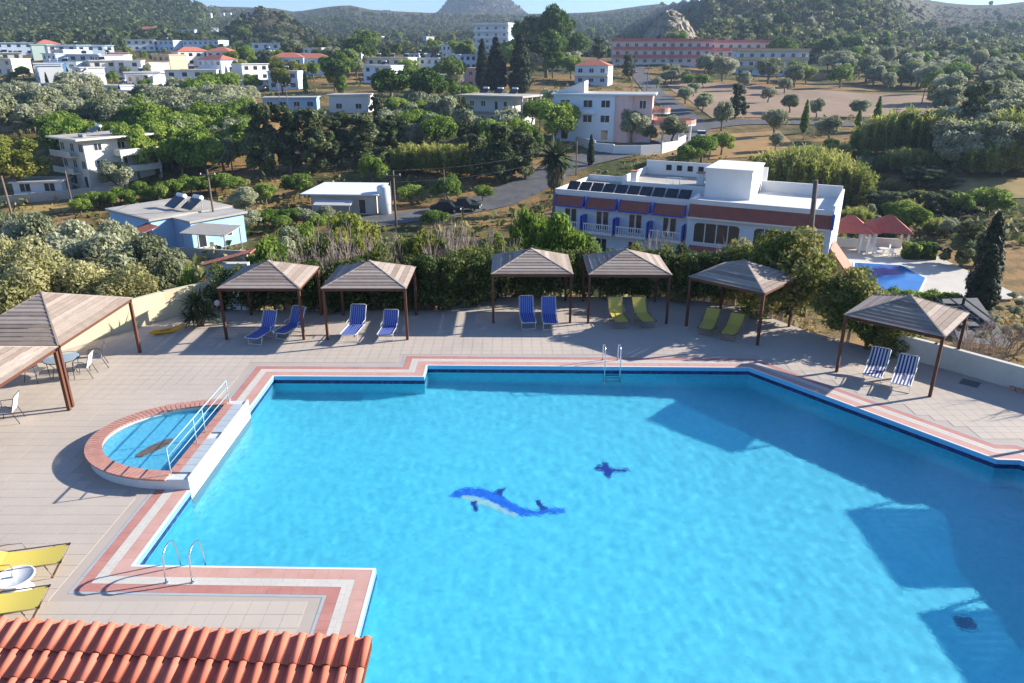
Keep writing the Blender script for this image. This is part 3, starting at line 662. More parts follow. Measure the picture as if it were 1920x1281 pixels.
# red roofed gate shelter beyond the hedge, left
RTILE = M('far_roof_tile', (.42, .12, .075), .8, (.50, .18, .11), 1.5, .3, 10)
t = thing('gate_shelter', 'little white gate shelter with sloping red tile roof behind the yucca', 'shelter', (-14.6, 36.4, 0))
mb = MB(); mb.bb(-.9, 1.2, -.2, .2, -4, 1.1); mb.build('wall', WALLW, t)
for k in range(8):
    x = -1.1+k*.33; z = 1.0+k*.085; mb = MB(); mb.hexa([(x, -.45, z), (x+.31, -.45, z+.085), (x+.31, .45, z+.085), (x, .45, z)], [(x, -.45, z+.06), (x+.31, -.45, z+.145), (x+.31, .45, z+.145), (x, .45, z+.06)]); mb.build('roof_tile', RTILE, t)
# ---------------------------------------------------------------- tiled kiosk roof at the near edge
SALM = woodmat('kiosk_tile', (.53, .14, .085), (.58, .165, .10), (.62, .205, .135), (7, 7, 7))
SALM2 = M('kiosk_tile_pale', (.60, .24, .17), .6, (.52, .16, .10), 3.0, .1, 25)
kio = thing('pool_bar', 'pool bar with salmon red barrel tile roof beside the pool', 'bar', (-1.78, 7.46, 4.0), R(-4))
e_dn = Vector((0, -math.cos(R(16)), -math.sin(R(16)))); nrm = Vector((0, -math.sin(R(16)), math.cos(R(16))))
pit, crs = .213, .37
prof = []
for k in range(9): a = math.pi*k/8; prof.append((-.058*math.cos(a)+.107+.045, .062*math.sin(a)))
prof = [(.0, .018), (.03, .004), (.06, .0), (.088, .006)]+prof+[(.213, .018)]
mb = MB(); k = len(prof); vs = []
for tt, up in ((0, .0), (crs+.05, .022)):
    for th in (0, -.014):
        vs += [tuple(Vector((x-.107, 0, 0))+e_dn*tt+nrm*(h+up+th)) for x, h in prof]
fs = []
for i in range(k-1):
    fs += [(i, 2*k+i, 2*k+i+1, i+1), (k+i, k+i+1, 3*k+i+1, 3*k+i), (2*k+i, 3*k+i, 3*k+i+1, 2*k+i+1), (i, i+1, k+i+1, k+i)]
mb.add(vs, fs); t1 = mb.mesh('roof_tile', SALM, True); mb2 = MB(); mb2.add(vs, fs); t2 = mb2.mesh('roof_tile', SALM2, True)
for c in range(34):
    for r_ in range(7):
        o = link('roof_tile', t2 if rnd.random() < .03 else t1, kio); p = Vector((-pit*(c+.55), 0, 0))+e_dn*(crs*r_)
        o.location = (p.x+rnd.uniform(-.003, .003), p.y, p.z+rnd.uniform(-.005, .005)); o.rotation_euler = (0, R(rnd.uniform(-1.2, 1.2)), R(rnd.uniform(-.9, .9)))
W_ = pit*34
mb = MB(); a, b = Vector((0, -.02, -.05)), Vector((0, -.02, -.05))+e_dn*2.5
mb.hexa([(-W_, a.y, a.z-.08), (-W_, b.y, b.z-.08), (-.02, b.y, b.z-.08), (-.02, a.y, a.z-.08)], [(-W_, a.y, a.z), (-W_, b.y, b.z), (-.02, b.y, b.z), (-.02, a.y, a.z)]); mb.build('roof_deck', POSTW, kio)
mb = MB(); mb.bb(-W_+.3, -.4, -.5, -.3, -4.01, -.2); mb.build('back_wall', GREYW, kio)
for x in (-W_+.4, -.5): mb = MB(); mb.bb(x-.1, x+.1, -2.2, -2.0, -4.01, -.75); mb.build('pillar', GREYW, kio)
# ---------------------------------------------------------------- buildings
FOOT = []                              # footprints kept clear of trees: x, y, radius
PANE = M('window_glass', (.03, .035, .045), .12, spec=.6); WFR = M('window_frame', (.70, .71, .72), .5); DARK = M('dark_opening', (.018, .017, .016), .8)
WHITE = M('house_white', (.74, .73, .70), .8, (.66, .65, .62), .25, .05, 4); BLUEW = M('house_bluewhite', (.62, .70, .78), .8, (.56, .64, .73), .25)
CREAMW = M('house_cream', (.74, .70, .60), .8, (.62, .57, .48), .25); PINKW = M('house_pink', (.66, .42, .38), .8, (.58, .37, .33), .3); TANW = M('house_tan', (.60, .44, .24), .8, (.52, .38, .21), .3)
CONC = M('concrete', (.42, .40, .36), .9, (.33, .31, .28), .5, .1, 5); CONCL = M('roof_screed', (.46, .42, .36), .9, (.34, .31, .27), .35, .1, 4); ROSE = M('rose_trim', (.56, .16, .16), .8, (.50, .14, .14), .5)
SKYB = M('house_skyblue', (.30, .50, .72), .8, (.36, .55, .76), .4); COBALT = M('cobalt_paint', (.035, .07, .42), .5); GREYR = M('grey_roof', (.30, .31, .33), .8, (.24, .25, .27), .5)
SOLAR = M('solar_panel', (.012, .014, .022), .15, spec=.7); METW = M('tank_white', (.66, .68, .70), .35); MANS = M('mansard_tile', (.24, .07, .05), .8, (.31, .10, .07), 1.2, .3, 12)
def win(par, x, z, w, h, y=0.0, face='f', fr=WFR, panes=1, fx=None, detail=True):
    def bx(mb, u0, u1, z0, z1, d0, d1):
        if face == 'f': mb.bb(u0, u1, y-d1, y-d0, z0, z1)
        elif face == 'r': mb.bb(y+d0, y+d1, u0, u1, z0, z1)
        else: mb.bb(y-d1, y-d0, u0, u1, z0, z1)
    if not detail:
        mb = MB(); bx(mb, x-w/2, x+w/2, z, z+h, -.05, .03); return mb.build('window', PANE, par)
    mb = MB(); t = .07
    bx(mb, x-w/2, x+w/2, z, z+t, -.05, .05); bx(mb, x-w/2, x+w/2, z+h-t, z+h, -.05, .05)
    for k in range(panes+1):
        u = x-w/2+(w-t)*k/panes; bx(mb, u, u+t, z+t, z+h-t, -.05, .05)
    f = mb.build('window', fr, par)
    for k in range(panes):
        u = x-w/2+(w-t)*k/panes; mb = MB(); bx(mb, u+t, u+(w-t)/panes, z+t, z+h-t, -.04, .012); mb.build('pane', PANE, f)
    return f
def heater(par, x, y, z, rz=0.0, s=1.0):
    mb = MB(); mb.hexa([(x-.9*s, y-.8*s, z+.15*s), (x+.9*s, y-.8*s, z+.15*s), (x+.9*s, y+.5*s, z+1.0*s), (x-.9*s, y+.5*s, z+1.0*s)], [(x-.9*s, y-.85*s, z+.22*s), (x+.9*s, y-.85*s, z+.22*s), (x+.9*s, y+.45*s, z+1.07*s), (x-.9*s, y+.45*s, z+1.07*s)])
    p = mb.build('solar_panel', SOLAR, par)
    mb = MB(); mb.tube([(x-.65*s, y+.65*s, z+1.15*s), (x+.65*s, y+.65*s, z+1.15*s)], .25*s, 8); mb.build('tank', METW, p)
    mb = MB(); mb.tube([(x-.6*s, y+.6*s, z-.02), (x-.6*s, y+.6*s, z+1.1*s)], .03*s, 4); mb.tube([(x+.6*s, y+.6*s, z-.02), (x+.6*s, y+.6*s, z+1.1*s)], .03*s, 4); mb.build('stand', METW, p)
def hip_roof(par, x0, x1, y0, y1, z, h, mat=RTILE, over=.4, name='roof'):
    x0 -= over; x1 += over; y0 -= over; y1 += over; w, d = x1-x0, y1-y0; r_ = min(w, d)/2
    a = [(x0, y0, z), (x1, y0, z), (x1, y1, z), (x0, y1, z)]; ym, xm = (y0+y1)/2, (x0+x1)/2
    if w >= d: t = [(x0+r_, ym, z+h), (x1-r_, ym, z+h)]; fs = [(0, 1, 5, 4), (1, 2, 5), (2, 3, 4, 5), (3, 0, 4)]
    else: t = [(xm, y0+r_, z+h), (xm, y1-r_, z+h)]; fs = [(0, 1, 4), (1, 2, 5, 4), (2, 3, 5), (3, 0, 4, 5)]
    mb = MB(); mb.add(a+t, fs+[(3, 2, 1, 0)]); return mb.build(name, mat, par)
def house(label, px, py, w, d, fl, mat=WHITE, rz=0.0, roof='flat', nw=3, detail=False, name='house', cat='house', balcony=None, heaters=0, fh=3.0, group=None, p=None, sidew=True, trim=None, roofmat=None, sink=1.5):
    p = p or PT(px, py); t = thing(name, label, cat, p, rz, group); h = fl*fh; FOOT.append((p.x, p.y+d/2, max(w, d)*.62))
    mb = MB(); mb.bb(-w/2, w/2, 0, d, -sink, h); mb.build('wall', mat, t)
    for f in range(fl):
        for k in range(nw):
            x = -w/2+w*(k+.5)/nw; ww = min(1.5, w/nw*.55)
            door = balcony and f > 0
            win(t, x, f*fh+(.1 if door else .95), ww, 2.1 if door else 1.25, 0, 'f', panes=2, detail=detail)
        if sidew:
            for k in range(max(1, int(d/3.5))):
                yy = d*(k+.5)/max(1, int(d/3.5))
                for sd in ('r', 'l'): win(t, yy, f*fh+.95, 1.1, 1.25, w/2 if sd == 'r' else -w/2, sd, panes=2, detail=detail)
        if balcony and f > 0:
            mb = MB(); mb.bb(-w/2, w/2, -1.3, -.03, f*fh-.18, f*fh-.02); b = mb.build('balcony', balcony, t)
            mb = MB(); mb.bb(-w/2, w/2, -1.3, -1.2, f*fh-.02, f*fh+.9); mb.build('balcony_wall', balcony, b)
    if roof == 'flat':
        mb = MB(); mb.bb(-w/2-.3, w/2+.3, -.5 if not balcony else -1.35, d+.3, h, h+(.9 if trim else .22)); s = mb.build('roof_slab', trim or mat, t); h += .68 if trim else 0
        mb = MB(); mb.bb(-w/2-.1, w/2+.1, -.3, d+.1, h+.22, h+.235); mb.build('roof_surface', roofmat or CONCL, s)
        for k in range(heaters): heater(t, -w/2+w*(k+.5)/heaters, d*.55, h+.23)
    else:
        hip_roof(t, -w/2, w/2, 0, d, h, min(w, d)*.22, roofmat or RTILE)
    return t
# ---- neighbouring hotel, blue and white
hot = thing('hotel', 'blue and white hotel with dark red tiled bands and rooftop solar panels', 'hotel', (29.5, 67.2, -9.6), R(-27))
FOOT += [(27, 73, 9), (17, 78, 10), (8, 83, 9)]
GZ = 0
HW = BLUEW
mb = MB(); mb.bb(-13.4, 0, 0, 10.5, -1, 6.75); mb.build('wall', HW, hot)
mb = MB(); mb.bb(-28.2, -13.4, .8, 10.5, -1, 6.55); mb.build('wall', HW, hot)
mb = MB(); mb.bb(-13.4, 0, .1, 10.4, 6.75, 6.77); mb.build('roof_surface', M('roof_white', (.70, .69, .66), .8, (.62, .61, .58), .4), hot)
def parapet(x0, x1, y0, y1, z0, z1): mb = MB(); mb.bb(x0, x1, y0, y1, z0, z1); return mb.build('parapet', WHITE, hot)
parapet(-13.4, .0, -.02, .2, 6.75, 7.2); parapet(-.2, .0, .2, 10.5, 6.75, 7.6); parapet(-8.2, -.2, 10.25, 10.5, 6.75, 7.9); parapet(-13.4, -13.15, .2, 3.4, 6.75, 7.2)
def mansard(x0, x1, y, z0, z1, out, trim=None):
    rows = 5
    par = None
    for k in range(rows):
        a0, a1 = k/rows, (k+1)/rows
        mb = MB(); ya, yb = y-out*(1-a0)-.03, y-out*(1-a1)-.0; za, zb = z0+(z1-z0)*a0, z0+(z1-z0)*a1
        mb.hexa([(x0, ya, za), (x1, ya, za), (x1, y+.02, za+.02), (x0, y+.02, za+.02)], [(x0, yb-.02, zb), (x1, yb-.02, zb), (x1, y+.02, zb), (x0, y+.02, zb)]); mb.build('tile_row', MANS, hot)
    if trim:
        for xx in (x0-.12, x1):
            mb = MB(); mb.hexa([(xx, y-out-.1, z0-.05), (xx+.12, y-out-.1, z0-.05), (xx+.12, y+.0, z0-.05), (xx, y, z0-.05)], [(xx, y-.12, z1+.05), (xx+.12, y-.12, z1+.05), (xx+.12, y, z1+.05), (xx, y, z1+.05)]); mb.build('awning_side', trim, hot)
        mb = MB(); mb.bb(x0, x1, y-out-.1, y-out-.02, z0-.12, z0+.02); mb.build('awning_edge', trim, hot)
mansard(-13.3, -.12, 0, 5.55, 6.72, .5)
mb = MB(); mb.bb(-.11, .12, -.55, .0, 5.5, 6.9); mb.build('awning_side', COBALT, hot)
mb = MB(); mb.bb(-13.35, -.12, -.56, -.48, 5.38, 5.54); mb.build('fascia', WHITE, hot)
def arched(x0, x1, z0, z1, n):
    mb = MB(); r_ = .45; pts = [(x0, z0), (x1, z0)]
    for k in range(5): a = R(90*k/4); pts.append((x1-r_+r_*math.cos(a), z1-r_+r_*math.sin(a)))
    for k in range(5): a = R(90+90*k/4); pts.append((x0+r_+r_*math.cos(a), z1-r_+r_*math.sin(a)))
    m = len(pts)
    mb.add([(p[0], -.03, p[1]) for p in pts]+[(p[0], .05, p[1]) for p in pts], [tuple(range(m))]+[(i, m+i, m+(i+1) % m, (i+1) % m) for i in range(m)])
    g = mb.build('arched_window', PANE, hot)
    for k in range(n+1):
        x = x0+(x1-x0)*k/n; mb = MB(); mb.bb(x-.045, x+.045, -.07, -.03, z0, z1-(.3 if k in (0, n) else 0.02)); mb.build('mullion', WFR, g)
    mb = MB(); mb.bb(x0-.1, x1+.1, -.14, -.0, z0-.12, z0-.002); mb.build('sill', WFR, g)
arched(-12.7, -8.2, 3.0, 4.9, 4); arched(-6.9, -2.9, 3.0, 4.9, 4); arched(-2.1, -.5, 3.0, 4.9, 2)
for x in (-11.8, -9.4, -6, -3.4, -1.2): win(hot, x, .6, 1.5, 1.5, 0, panes=2)
mansard(-12.9, -9.6, 0, 2.05, 2.6, .5, COBALT); mansard(-9.0, -7.2, 0, 2.05, 2.6, .5, COBALT)
for k in range(4):
    x0 = -28.1+k*3.65; x1 = x0+3.3
    mansard(x0+.1, x1-.05, .8, 5.35, 6.35, .75, COBALT)
    dx = (x0+x1)/2+.1
    win(hot, dx-.36, 2.95, .72, 2.05, .8); win(hot, dx+.38, 2.95, .72, 2.05, .8)
    mb = MB(); mb.bb(x0+.05, x1, -.45, .78, 2.7, 2.88); b = mb.build('balcony', WHITE, hot)
    mb = MB(); mb.bb(x0+.05, x1, -.45, -.37, 3.72, 3.82); mb.bb(x0+.05, x1, -.45, -.37, 2.9, 2.97); mb.build('handrail', WHITE, b)
    for q in range(13):
        x = x0+.12+q*(x1-x0-.2)/12; mb = MB(); mb.bb(x-.035, x+.035, -.44, -.38, 2.97, 3.72); mb.build('baluster', WHITE, b)
    for x in (x0-.08, x1+.02): mb = MB(); mb.bb(x, x+.1, -.4, .78, 2.9, 4.5); mb.build('balcony_screen', COBALT, hot)
    win(hot, dx, .5, 1.3, 1.6, .8, panes=2)
parapet(-28.25, -13.5, .75, .95, 6.55, 6.95); parapet(-28.25, -28.05, .95, 10.5, 6.55, 6.95); parapet(-28.05, -22.2, 10.3, 10.5, 6.55, 7.2)
mb = MB(); mb.bb(-28.05, -13.4, .95, 10.3, 6.55, 6.57); mb.build('roof_surface', CONCL, hot)
for k in range(10):                    # solar panels along the front edge
    x = -27.2+k*1.36
    mb = MB(); mb.hexa([(x, 1.5, 6.75), (x+1.2, 1.5, 6.75), (x+1.2, 2.6, 7.55), (x, 2.6, 7.55)], [(x, 1.44, 6.83), (x+1.2, 1.44, 6.83), (x+1.2, 2.54, 7.63), (x, 2.54, 7.63)]); mb.build('solar_panel', SOLAR, hot)
    mb = MB(); mb.tube([(x+.1, 2.55, 6.56), (x+.1, 2.55, 7.55)], .03, 4); mb.tube([(x+1.1, 2.55, 6.56), (x+1.1, 2.55, 7.55)], .03, 4); mb.build('panel_stand', METW, hot)
mb = MB(); mb.bb(-12.9, -8.3, 4.2, 10.6, 6.77, 9.6); mb.build('stair_house', WHITE, hot)
mb = MB(); mb.bb(-13.0, -8.2, 4.1, 10.7, 9.6, 9.75); mb.build('stair_roof', WHITE, hot)
# raised rear roof terrace with a pierced wall
mb = MB(); mb.bb(-22.2, -12.95, 5.2, 13.5, -1, 7.3); mb.build('wall', WHITE, hot)
mb = MB(); mb.bb(-22.0, -13.1, 5.4, 13.3, 7.3, 7.32); mb.build('roof_surface', CONCL, hot)
parapet(-22.2, -22.0, 5.2, 13.5, 7.3, 8.1); parapet(-22.0, -12.95, 5.2, 5.4, 7.3, 7.6)
parapet(-22.0, -8.2, 13.3, 13.5, 6.8, 8.9)
for k in range(6): mb = MB(); mb.bb(-19.6+k*1.25, -19.0+k*1.25, 13.24, 13.3, 7.9, 8.5); mb.build('wall_opening', DARK, hot)
for x, y in ((-21.2, 6.4), (-14.4, 8.5)): mb = MB(); mb.bb(x-.35, x+.35, y-.35, y+.35, 7.32, 8.5); c = mb.build('chimney', WHITE, hot); mb = MB(); mb.bb(x-.42, x+.42, y-.42, y+.42, 8.5, 8.62); mb.build('chimney_cap', RTILE, c)
for k in range(3): mb = MB(); mb.tube([(-17.5+k*.7, 6.2, 7.32), (-17.5+k*.7, 6.2, 8.1), (-16.2+k*.4, 6.9, 8.1)], .04, 5); mb.build('roof_pipe', METW, hot)
mb = MB(); mb.hexa([(.1, .5, 1.2), (2.0, .5, .2), (2.0, 4.5, .2), (.1, 4.5, 1.2)], [(.1, .5, 3.6), (2.0, .5, 1.3), (2.0, 4.5, 1.3), (.1, 4.5, 3.6)]); mb.build('side_roof', RTILE, hot)
# terrace, pool and shelters of the hotel
TZ = -9.3
terr = [P(1560, 462, TZ), P(1710, 458, TZ), P(1925, 560, TZ), P(1780, 600, TZ), P(1560, 560, TZ)]
mb = MB(); mb.prism([(p.x, p.y) for p in terr][::-1], TZ-1.5, TZ); o = mb.build('hotel_terrace', M('terrace_paving', (.55, .50, .43), .85, (.47, .43, .37), .5), None); tag(o, kind='structure')
pl = [P(1600, 492, TZ), P(1690, 497, TZ), P(1738, 522, TZ), P(1720, 560, TZ), P(1590, 560, TZ)]
mb = MB(); mb.prism([(p.x, p.y) for p in pl][::-1], TZ+.004, TZ+.05); o = tag(mb.build('pool_kerb', M('pool_kerb_white', (.68, .67, .63), .6)), kind='structure')
ce = sum((Vector((p.x, p.y)) for p in pl), Vector((0, 0)))/5
pin = [ce+(Vector((p.x, p.y))-ce)*.95 for p in pl]
mb = MB(); mb.prism([tuple(p) for p in pin][::-1], TZ+.02, TZ+.06); o = tag(mb.build('hotel_pool_water', M('pool_blue', (.012, .10, .34), .06, (.02, .15, .42), .6, .12, 3, spec=.5)), kind='structure')
def red_pavilion(x_px, w, label, hh=1.6):
    p = P(x_px, 476, TZ); t = thing('poolside_pavilion', label, 'pavilion', p, R(-16), 'red roofed pavilions by the lower pool')
    for sx in (-1, 1):
        for y in (.1, w*.8): mb = MB(); mb.bb(sx*(w/2-.15)-.1, sx*(w/2-.15)+.1, y-.1, y+.1, -.02, 2.3); mb.build('column', WHITE, t)
    mb = MB(); mb.bb(-w/2+.1, w/2-.1, w*.8-.08, w*.8+.08, -.02, 1.0); mb.build('back_wall', WHITE, t)
    hip_roof(t, -w/2, w/2, 0, w*.85, 2.3, hh, M('pavilion_red', (.42, .085, .06), .75, (.48, .13, .09), 2.0) if 'pavilion_red' not in bpy.data.materials else bpy.data.materials['pavilion_red'], .3)
    FOOT.append((p.x, p.y+2, 3)); return t
red_pavilion(1590, 4.0, 'red roofed pavilion half hidden behind the hotel corner'); red_pavilion(1624, 1.7, 'narrow red roofed pavilion between two wide ones', 1.3); red_pavilion(1662, 4.1, 'red roofed pavilion nearest the clipped hedge blocks')
t = thing('terrace_table', 'white plastic table under the red roofed pavilion', 'table', P(1655, 478, TZ)); mb = MB(); mb.lathe([(.55, .70), (.56, .74)], 12); mb.build('table_top', WPL, t); mb = MB(); mb.lathe([(.3, 0), (.06, .08), (.06, .70)], 8); mb.build('pedestal', WPL, t)
for k, (x, y) in enumerate(((1640, 480), (1672, 482), (1662, 474))):
    t = thing('terrace_chair', 'white plastic chair at the table under the red roofed pavilion', 'chair', P(x, y, TZ), k*2.0, 'white terrace chairs'); mb = MB(); mb.bb(-.25, .25, -.25, .25, .40, .45); mb.build('seat', WPL, t); mb = MB(); mb.bb(-.25, .25, .2, .26, .45, .95); mb.build('backrest', WPL, t)
    for sx in (-1, 1):
        for sy in (-1, 1): mb = MB(); mb.bb(sx*.22-.03, sx*.22+.03, sy*.22-.03, sy*.22+.03, 0, .4); mb.build('leg', WPL, t)
# grey flat roof with an iron frame, below the boundary wall
gp = [P(1768, 562, -3.2), P(1832, 560, -3.2), P(1895, 648, -3.2), P(1800, 640, -3.2)]
t = thing('utility_building', 'low grey flat-roofed utility building below the boundary wall', 'building', (0, 0, -3.2))
mb = MB(); mb.prism([(p.x, p.y) for p in gp][::-1], -5, -.15); mb.build('wall', CONC, t); ce = sum((Vector((p.x, p.y)) for p in gp), Vector((0, 0)))/4
mb = MB(); mb.prism([tuple(ce+(Vector((p.x, p.y))-ce)*1.04) for p in gp][::-1], -.15, 0); mb.build('roof_slab', M('roof_felt', (.15, .145, .14), .9, (.11, .105, .10), 1.0), t)
FOOT.append((ce.x, ce.y, 5))
t = thing('iron_frame', 'black iron frame lying on the grey flat roof', 'frame', (26.0, 40.3, -3.2), R(-8)); t.scale = (1.5, 1.25, 1.5)
for x in (-.55, .55): mb = MB(); mb.tube([(x, -1.6, .06), (x, 1.6, .06), (x, 1.6, .4)], .06, 6); mb.build('side_bar', BLK, t)
for y in (-1.6, -.4, .6, 1.6): mb = MB(); mb.tube([(-.55, y, .07), (.55, y, .07)], .055, 6); mb.build('cross_bar', BLK, t)
for x in (-.55, 0, .55): mb = MB(); mb.tube([(x, 1.6, .35), (x, -1.6, .32)], .03, 6); mb.build('upper_bar', BLK, t)
# ---- left: three-storey cream house
p = PT(150, 352); s = scale_at(p)
t = thing('house', 'three storey white house with stacked balconies and wide flat roof', 'house', p, R(-36)); FOOT.append((p.x, p.y+4, 9))
W2, D2 = 8.0, 11.0; t.scale = (.92, .92, .80)
mb = MB(); mb.bb(-W2/2, W2/2, 0, D2, -1, 9.0); mb.build('wall', CREAMW, t)
mb = MB(); mb.bb(-W2/2-.8, W2/2+1.4, -1.6, D2+.6, 9.0, 9.3); sl_ = mb.build('roof_slab', CREAMW, t); mb = MB(); mb.bb(-W2/2-.6, W2/2+1.2, -1.4, D2+.4, 9.3, 9.32); mb.build('roof_surface', CONCL, sl_)
for f in (1, 2):
    for x in (-3, .2, 3): win(t, x, f*3+.7, 1.3, 1.5, 0, panes=2)
    mb = MB(); mb.bb(-W2/2-.6, W2/2-2.0, -1.5, -.03, f*3-.2, f*3); b = mb.build('balcony', CREAMW, t); mb = MB(); mb.bb(-W2/2-.6, W2/2-2.0, -1.5, -1.36, f*3, f*3+.9); mb.build('balcony_wall', CREAMW, b)
    for y in (2.2, 6.0): win(t, y, f*3+.9, 1.3, 1.3, W2/2, 'r', panes=2)
    mb = MB(); mb.bb(W2/2+.03, W2/2+2.4, 4.4, D2, f*3-.2, f*3); b = mb.build('balcony', CREAMW, t); mb = MB(); mb.bb(W2/2+2.26, W2/2+2.4, 4.4, D2, f*3, f*3+.95); mb.bb(W2/2+.03, W2/2+2.25, 4.4, 4.53, f*3, f*3+.95); mb.build('balcony_wall', CREAMW, b)
for y in (4.6, D2-.2): mb = MB(); mb.bb(W2/2+2.1, W2/2+2.35, y-.12, y+.12, -1, 6); mb.build('pillar', CREAMW, t)
win(t, -1.5, .6, 2.6, 1.8, 0, panes=2); win(t, 2.8, .3, 1.2, 2.1, 0)
mb = MB(); mb.bb(2.0, 3.9, .0, .04, 5.0, 5.0); heater(t, -2.8, 5.5, 9.3, 0, 1.1)
mb = MB(); mb.lathe([(.35, 9.3), (.35, 10.2)], 10, (1.5, 6.5, 0)); mb.build('tank', METW, t)
for x in (2.0, 2.9): mb = MB(); mb.bb(x-.3, x+.3, .6, 1.2, 9.32, 9.9); mb.build('roof_vent', GREYR, t)
wl = thing('garden_wall', 'long low grey stone wall in front of the three storey white house', 'wall')
a, b = PT(0, 385), PT(235, 362)
for k in range(8):
    q0, q1 = a.lerp(b, k/8), a.lerp(b, (k+1)/8); c = (q0+q1)/2; mb = MB(); mb.box((c.x, c.y, T(c.x, c.y)+.45), ((q1-q0).length+.02, .3, 1.6), math.atan2(q1.y-q0.y, q1.x-q0.x)); mb.build('wall_panel', CONC, wl)
house('small low white outbuilding beside the three storey house', 75, 372, 6.5, 4, 1, WHITE, R(10), 'flat', 2, True, name='outbuilding', fh=2.3)
# ---- left: blue house with roof deck and awning
t = thing('house', 'low sky blue house with bare concrete roof and two solar water heaters', 'house', P(292, 470, -9.2), R(-38)); bp = t.location; FOOT.append((bp.x-1, bp.y+5, 9.5))
mb = MB(); mb.bb(-9.5, 0, 0, 9.5, -1, 3.3); mb.build('wall', SKYB, t); mb = MB(); mb.bb(0, 3.6, 2.5, 9.0, -1, 3.1); mb.build('wall', SKYB, t)
mb = MB(); mb.bb(-9.8, .3, -.3, 9.8, 3.3, 3.52); s_ = mb.build('roof_slab', CONC, t); mb = MB(); mb.bb(.3, 3.9, 2.3, 9.4, 3.12, 3.34); mb.build('roof_slab', CONC, t); mb = MB(); mb.bb(-9.6, .1, -.1, 9.6, 3.52, 3.54); mb.build('roof_surface', CONCL, s_)
for x in (-7.5, -4.2, -1.3): win(t, x, .9, 1.2, 1.3, 0, panes=2)
win(t, 3.6, .2, 1.0, 2.1, 3.6, 'r', fr=WFR); win(t, 6.6, .9, 1.4, 1.3, 3.6, 'r', panes=2)
heater(t, -3.4, 5.0, 3.54, 0, 1.15); heater(t, -.9, 5.6, 3.54, 0, 1.15)
mb = MB(); mb.hexa([(-.9, -1.9, 2.45), (1.7, -1.9, 2.45), (1.7, -.05, 2.9), (-.9, -.05, 2.9)], [(-.9, -1.9, 2.53), (1.7, -1.9, 2.53), (1.7, -.05, 2.98), (-.9, -.05, 2.98)]); mb.build('tile_canopy', M('rust_tile', (.30, .09, .06), .85, (.38, .14, .09), 3.0), t)
aw = thing('carport', 'grey corrugated carport on posts beside the sky blue house', 'carport', (P(402, 476, -9.2).x, P(402, 476, -9.2).y, -9.2), R(-10))
mb = MB(); mb.hexa([(-2.6, -1.8, 2.5), (2.6, -1.8, 2.4), (2.6, 1.8, 2.75), (-2.6, 1.8, 2.85)], [(-2.6, -1.8, 2.58), (2.6, -1.8, 2.48), (2.6, 1.8, 2.83), (-2.6, 1.8, 2.93)]); mb.build('roof_sheet', M('corrugated', (.36, .335, .30), .7, (.30, .28, .25), 2.0), aw)
for x in (-2.4, 2.4):
    for y in (-1.6, 1.6): mb = MB(); mb.tube([(x, y, -.5), (x, y, 2.6)], .06, 6); mb.build('post', GREYR, aw)
wl = thing('yard_wall', 'low grey yard wall in front of the grey carport', 'wall'); a, b = P(322, 482, -9.2), P(465, 490, -9.2)
for k in range(4):
    q0, q1 = a.lerp(b, k/4), a.lerp(b, (k+1)/4); c = (q0+q1)/2; mb = MB(); mb.box((c.x, c.y, -8.9), ((q1-q0).length+.02, .25, 1.6), math.atan2(q1.y-q0.y, q1.x-q0.x)); mb.build('wall_panel', CONC, wl)
for k, (x, y) in enumerate(((398, 470), (412, 474))):
    t = thing('yard_chair', 'white plastic chair under the grey carport', 'chair', P(x, y, -9.2), k*1.2, 'plastic chairs under the carport'); mb = MB(); mb.bb(-.25, .25, -.25, .25, .38, .44); mb.build('seat', WPL, t); mb = MB(); mb.bb(-.25, .25, .2, .26, .44, .9); mb.build('backrest', WPL, t)
    for sx in (-1, 1): mb = MB(); mb.bb(sx*.22-.03, sx*.22+.03, -.22, .22, -.02, .38); mb.build('leg', WPL, t)
# ---- white roofed shed by the road
p = PT(648, 402); t = thing('shed', 'low shed with bright white flat roof beside the road', 'shed', p, R(-4)); FOOT.append((p.x, p.y+3, 6.5))
mb = MB(); mb.bb(-4.6, 4.2, 0, 6, -1, 2.7); mb.build('wall', GREYW, t); mb = MB(); mb.hexa([(-5.6, -1.2, 2.75), (5.0, -1.2, 2.75), (4.6, 6.4, 3.1), (-4.6, 6.4, 3.1)], [(-5.6, -1.2, 2.9), (5.0, -1.2, 2.9), (4.6, 6.4, 3.25), (-4.6, 6.4, 3.25)]); mb.build('roof_slab', WHITE, t)
mb = MB(); mb.hexa([(-3.4, -2.9, 1.7), (1.6, -2.9, 1.7), (1.6, -1.1, 2.1), (-3.4, -1.1, 2.1)], [(-3.4, -2.9, 1.78), (1.6, -2.9, 1.78), (1.6, -1.1, 2.18), (-3.4, -1.1, 2.18)]); mb.build('canopy', M('canopy_grey', (.5, .5, .48), .6), t)
for x in (-3.2, 1.4): mb = MB(); mb.tube([(x, -2.8, -.6), (x, -2.8, 1.75)], .05, 6); mb.build('canopy_post', GREYR, t)
win(t, -2.5, .9, 1.3, 1.1, 0, panes=2); win(t, 2.4, .1, 1.0, 2.0, 0)
t = thing('water_tank', 'white cylindrical water tank standing by the roadside shed', 'tank', PT(722, 402)); mb = MB(); mb.lathe([(.9, -.4), (.9, 3.6), (.8, 3.8), (.2, 4.0)], 14); mb.build('tank_body', METW, t, True); mb = MB(); mb.tube([(.95, 0, -.3), (.95, 0, 4.4)], .05, 6); mb.build('pipe', GREYR, t)
